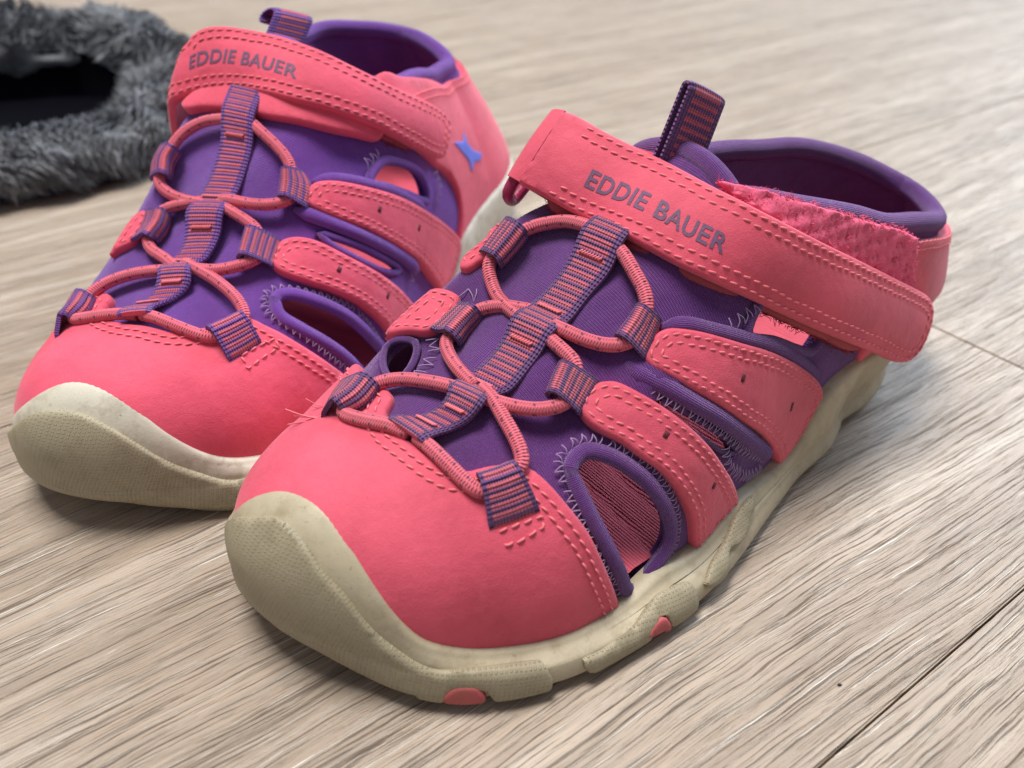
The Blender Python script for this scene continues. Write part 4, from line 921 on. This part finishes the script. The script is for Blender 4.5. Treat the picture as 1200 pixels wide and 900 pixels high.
# =====================================================================  floor boards
BOARD = m_floor()
GA = math.radians(35.0); gp = np.array([math.cos(GA), math.sin(GA), 0]); gq = np.array([-math.sin(GA), math.cos(GA), 0])
fl = bpy.data.objects.new('floor', None); COL.objects.link(fl); fl['kind'] = 'structure'; fl['label'] = 'light greige oak plank floor under the sandals'; fl['category'] = 'floor'
def board(p0, p1, q0, q1):
    g = .00022; bm = bmesh.new(); bmesh.ops.create_cube(bm, size=1)
    for v in bm.verts: v.co = Vector((v.co.x * (p1 - p0 - 2*g), v.co.y * (q1 - q0 - 2*g), v.co.z * .006 - .003))
    bmesh.ops.bevel(bm, geom=[e for e in bm.edges if all(v.co.z > -.001 for v in e.verts)], offset=.00035, segments=2, affect='EDGES')
    me = bpy.data.meshes.new('board'); bm.to_mesh(me); bm.free(); me.materials.append(BOARD)
    o = bpy.data.objects.new('board', me); COL.objects.link(o); o.parent = fl; c = gp * (p0 + p1) / 2 + gq * (q0 + q1) / 2
    o.location = c; o.rotation_euler = (0, 0, GA); return o
Q0, BW = .0298, .185
sub = bpy.data.meshes.new('subfloor'); sub.from_pydata([(-3, -2, -.0065), (5, -2, -.0065), (5, 6, -.0065), (-3, 6, -.0065)], [], [(0, 1, 2, 3)])
sub.materials.append(m_plain('underlay', (.03, .025, .02))); so = bpy.data.objects.new('underlay', sub); COL.objects.link(so); so.parent = fl
rf = random.Random(9)
for r in range(-3, 12):
    joint = {0: .235, 1: -.42, 2: .9, 3: -.5}.get(r, rf.uniform(-.5, .9)); L = 1.21
    for k in range(-2, 3): board(joint + k * L, joint + (k+1) * L, Q0 + r * BW, Q0 + (r+1) * BW)

# =====================================================================  sandals
def sandal_mats(tag, purple, pink, sole, lug, dirt, pdirt):
    M = {}
    M['nubuck'] = m_nubuck('nubuck_' + tag, pink, pdirt); M['nubuck_s'] = M['nubuck']
    M['knit'] = m_fabric('knit_' + tag, purple, .055, .2 if pdirt > .1 else .05); M['knit2'] = m_fabric('collar_knit_' + tag, purple, .04, .05, .2)
    M['web'] = m_web('webbing_' + tag, tuple(x * .8 + .045 for x in purple), tuple(min(1, x + .07) for x in pink), .19, .14); M['web2'] = m_web('loop_webbing_' + tag, tuple(x * .75 + .035 for x in purple), tuple(min(1, x + .07) for x in pink), .17, .10)
    M['cord'] = m_cord('cord_' + tag, tuple(min(1, x * 1.0 + .06) for x in pink)); M['thread'] = m_thread('thread_' + tag, (.85, .215, .255)); M['lilac'] = m_thread('lilac_thread_' + tag, (.42, .29, .48))
    M['sole'] = m_rubber('midsole_' + tag, sole, dirt); M['lug'] = m_rubber('lug_' + tag, lug, dirt, tex=(.085, .078, .18)); M['accent'] = m_rubber('outsole_' + tag, (.50, .10, .11), .3)
    M['footbed'] = m_footbed('footbed_' + tag, tuple(min(1, x * 1.0 + .03) for x in pink)); M['dark'] = m_plain('slot_' + tag, (.12, .02, .03)); M['ink'] = m_plain('ink_' + tag, (.17, .09, .17), .6)
    M['fuzz_d'] = m_plain('hook_' + tag, (.42, .08, .10), .9); M['pile'] = m_plain('pile_' + tag, (.86, .14, .25), .75); M['ring'] = m_plain('ring_' + tag, (.35, .03, .10), .35); M['blue'] = m_plain('print_' + tag, (.16, .20, .75), .6)
    return M
def m_footbed(name, c):
    k = NT(name); s = k.sep(k.coord('UV')); o = k.coord()
    a = k.math('SINE', k.math('ADD', k.math('MULTIPLY', s[0], 2 * math.pi / .07), k.math('MULTIPLY', k.noise(o, 60, 2), 1.5)))
    big = k.noise(o, 120, 4, .6)
    col = k.mix(big, tuple(x * .7 for x in c), c)
    nb = k.bump(a, .0003, .45); return k.done(col, .7, nb, .3)
MF = sandal_mats('front', (.185, .056, .285), (.79, .100, .165), (.50, .435, .305), (.46, .40, .27), .42, .12)
MR = sandal_mats('rear', (.26, .08, .52), (.84, .095, .168), (.63, .59, .48), (.50, .44, .30), .5, .05)
for T, M in ((FRONT, MF), (REAR, MR)): T['lugs'] = [(px, ext, M[m]) for px, ext, m in T['lugs']]
random.seed(7); np.random.seed(7)
FF = Frame(-.051, .101, 37.2); FR = Frame(-.1015, .1315, 67.5)
REAR['tweak'] = {'shear': .60, 'lean': .28, 'cut': .10, 'bump': .8, 'zt': lambda x, v: v * (1.0 + .17 * max(0, min(1, (x - 4) / 5))), 'yl': lambda x, v: v + .4 * max(0, min(1, (x - 9) / 4)) * (x < 20)}
rf_, LF, WF = build_sandal(FF, FRONT, MF, 'pink and purple sandal with dirt-stained cream toe bumper and loosely laid instep strap')
rr_, LR, WR = build_sandal(FR, REAR, MR, 'cleaner pink and purple sandal beside the grey fleece slipper, blue bird emblem on its heel')

# =====================================================================  grey fleece boot behind

def fleece_slipper():
    C = np.array([-.231, .385, 0.0]); root = thing('fleece_slipper', 'fluffy grey fleece slipper with dark opening behind the sandals', 'slipper', C)
    rg = np.random.RandomState(11); nt, npf = 220, 64
    th = np.linspace(0, 2*np.pi, nt, endpoint=False); ph = np.linspace(0, 2*np.pi, npf, endpoint=False)
    ks = [(rg.normal(0, 1, 3) * s, rg.uniform(0, 6.28), a) for s, a, c in ((60, .0016, 8), (150, .0012, 14), (330, .0007, 18)) for _ in range(c)]
    def lump(P): return sum(a * np.sin(P @ k + f) for k, f, a in ks) * .55
    TH, PH = np.meshgrid(th, ph, indexing='ij'); R0 = .0665; ra = .0150; sb_ = (np.sin(TH) + 1) / 2; rz = .0095 + .011 * sb_
    cx = np.where(np.cos(TH) < 0, 1.35, 1.0)                         # longer towards the toe, outside the frame
    rr = R0 + ra * np.cos(PH); P = np.stack([rr * np.cos(TH) * cx, rr * np.sin(TH), .002 + rz + .004 * sb_ + rz * np.sin(PH)], -1)
    N = unit(np.stack([np.cos(PH) * np.cos(TH), np.cos(PH) * np.sin(TH), np.sin(PH)], -1))
    P = P + C; D = lump(P.reshape(-1, 3)).reshape(nt, npf); P = P + N * D[..., None]; P[..., 2] = np.maximum(P[..., 2], .004)
    mb = MB().add(P.reshape(-1, 3), grid_faces(nt, npf, True, True)); cuff = mb.build('fleece_cuff', m_fleece, root)
    # tufts
    n = 26000; i = rg.randint(0, nt, n); j = rg.randint(0, npf, n); keep = (P[i, j, 2] > .006) & ~((np.cos(ph[j]) < -.45) & (P[i, j, 2] < .006 + .026 * (np.sin(th[i]) + 1) / 2)); i, j = i[keep], j[keep]; n = len(i)
    p = P[i, j] + rg.normal(0, .0006, (n, 3)); nn = N[i, j]
    flow = np.stack([np.sin(p @ np.array([70, 20, 90.]) + 1), np.sin(p @ np.array([-30, 80, 40.]) + 2), np.sin(p @ np.array([50, -60, 70.])) - .6], -1)
    d1 = unit(nn * 1.0 + flow * .5 + rg.normal(0, .2, (n, 3))); d2 = unit(nn * .3 + flow * 1.0 + rg.normal(0, .25, (n, 3)))
    L = rg.uniform(.004, .0085, (n, 1)); sd = unit(np.cross(d1, rg.normal(0, 1, (n, 3)))) * rg.uniform(.0003, .0007, (n, 1))
    a, b, c = p - nn * .001, p + d1 * L * .5, p + d1 * L * .6 + d2 * L * .5
    V = np.stack([a - sd, a + sd, b - sd * .8, b + sd * .8, c], 1).reshape(-1, 3); k = np.arange(n)[:, None] * 5
    F = np.vstack([k + [0, 1, 3], k + [0, 3, 2], k + [2, 3, 4]]).tolist(); mb = MB().add(V, F); mb.build('fleece_pile', m_fleece, cuff, kind='stuff')
    # dark lining and sole
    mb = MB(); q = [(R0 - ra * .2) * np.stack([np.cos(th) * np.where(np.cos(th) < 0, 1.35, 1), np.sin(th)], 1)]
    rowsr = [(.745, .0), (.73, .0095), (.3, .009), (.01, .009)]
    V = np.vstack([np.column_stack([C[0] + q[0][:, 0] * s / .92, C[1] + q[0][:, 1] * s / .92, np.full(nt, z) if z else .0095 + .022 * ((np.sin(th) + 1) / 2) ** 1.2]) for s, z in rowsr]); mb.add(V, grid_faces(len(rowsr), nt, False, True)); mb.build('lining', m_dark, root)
    mb = MB(); rowsr = [(.0, .0005), (1.14, .0005), (1.19, .002), (1.19, .006), (1.05, .008), (.0, .008)]
    V = np.vstack([np.column_stack([C[0] + q[0][:, 0] * s, C[1] + q[0][:, 1] * s, np.full(nt, z)]) for s, z in rowsr]); mb.add(V, grid_faces(len(rowsr), nt, False, True)); mb.build('sole', m_navy, root)
kf = NT('grey_fleece'); fo = kf.coord()
m_fleece = kf.done(kf.ramp(kf.noise(fo, 70, 5, .65), [(.3, (.08, .085, .095)), (.55, (.20, .21, .225)), (.75, (.34, .35, .37))]), .95, None, .1, .4, (.8, .85, 1))
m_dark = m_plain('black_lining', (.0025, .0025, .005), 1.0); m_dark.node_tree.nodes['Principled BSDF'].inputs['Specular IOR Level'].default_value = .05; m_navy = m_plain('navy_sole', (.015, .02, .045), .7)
fleece_slipper()
# a dark crumb on the board
cp_ = floor_pt(984, 803); bm = bmesh.new(); bmesh.ops.create_icosphere(bm, subdivisions=2, radius=.0004)
for v in bm.verts: v.co = Vector((v.co.x * 1.1, v.co.y * .7, v.co.z * .5)) * random.uniform(.8, 1.25)
me = bpy.data.meshes.new('crumb'); bm.to_mesh(me); bm.free(); me.materials.append(m_plain('crumb', (.03, .03, .04))); co = bpy.data.objects.new('crumb', me); COL.objects.link(co); co.location = (cp_[0], cp_[1], .0002)
co['label'] = 'tiny dark crumb on the bare floor board near the seam'; co['category'] = 'crumb'


for o in bpy.data.objects:
    if '_base' in o.keys(): del o['_base']
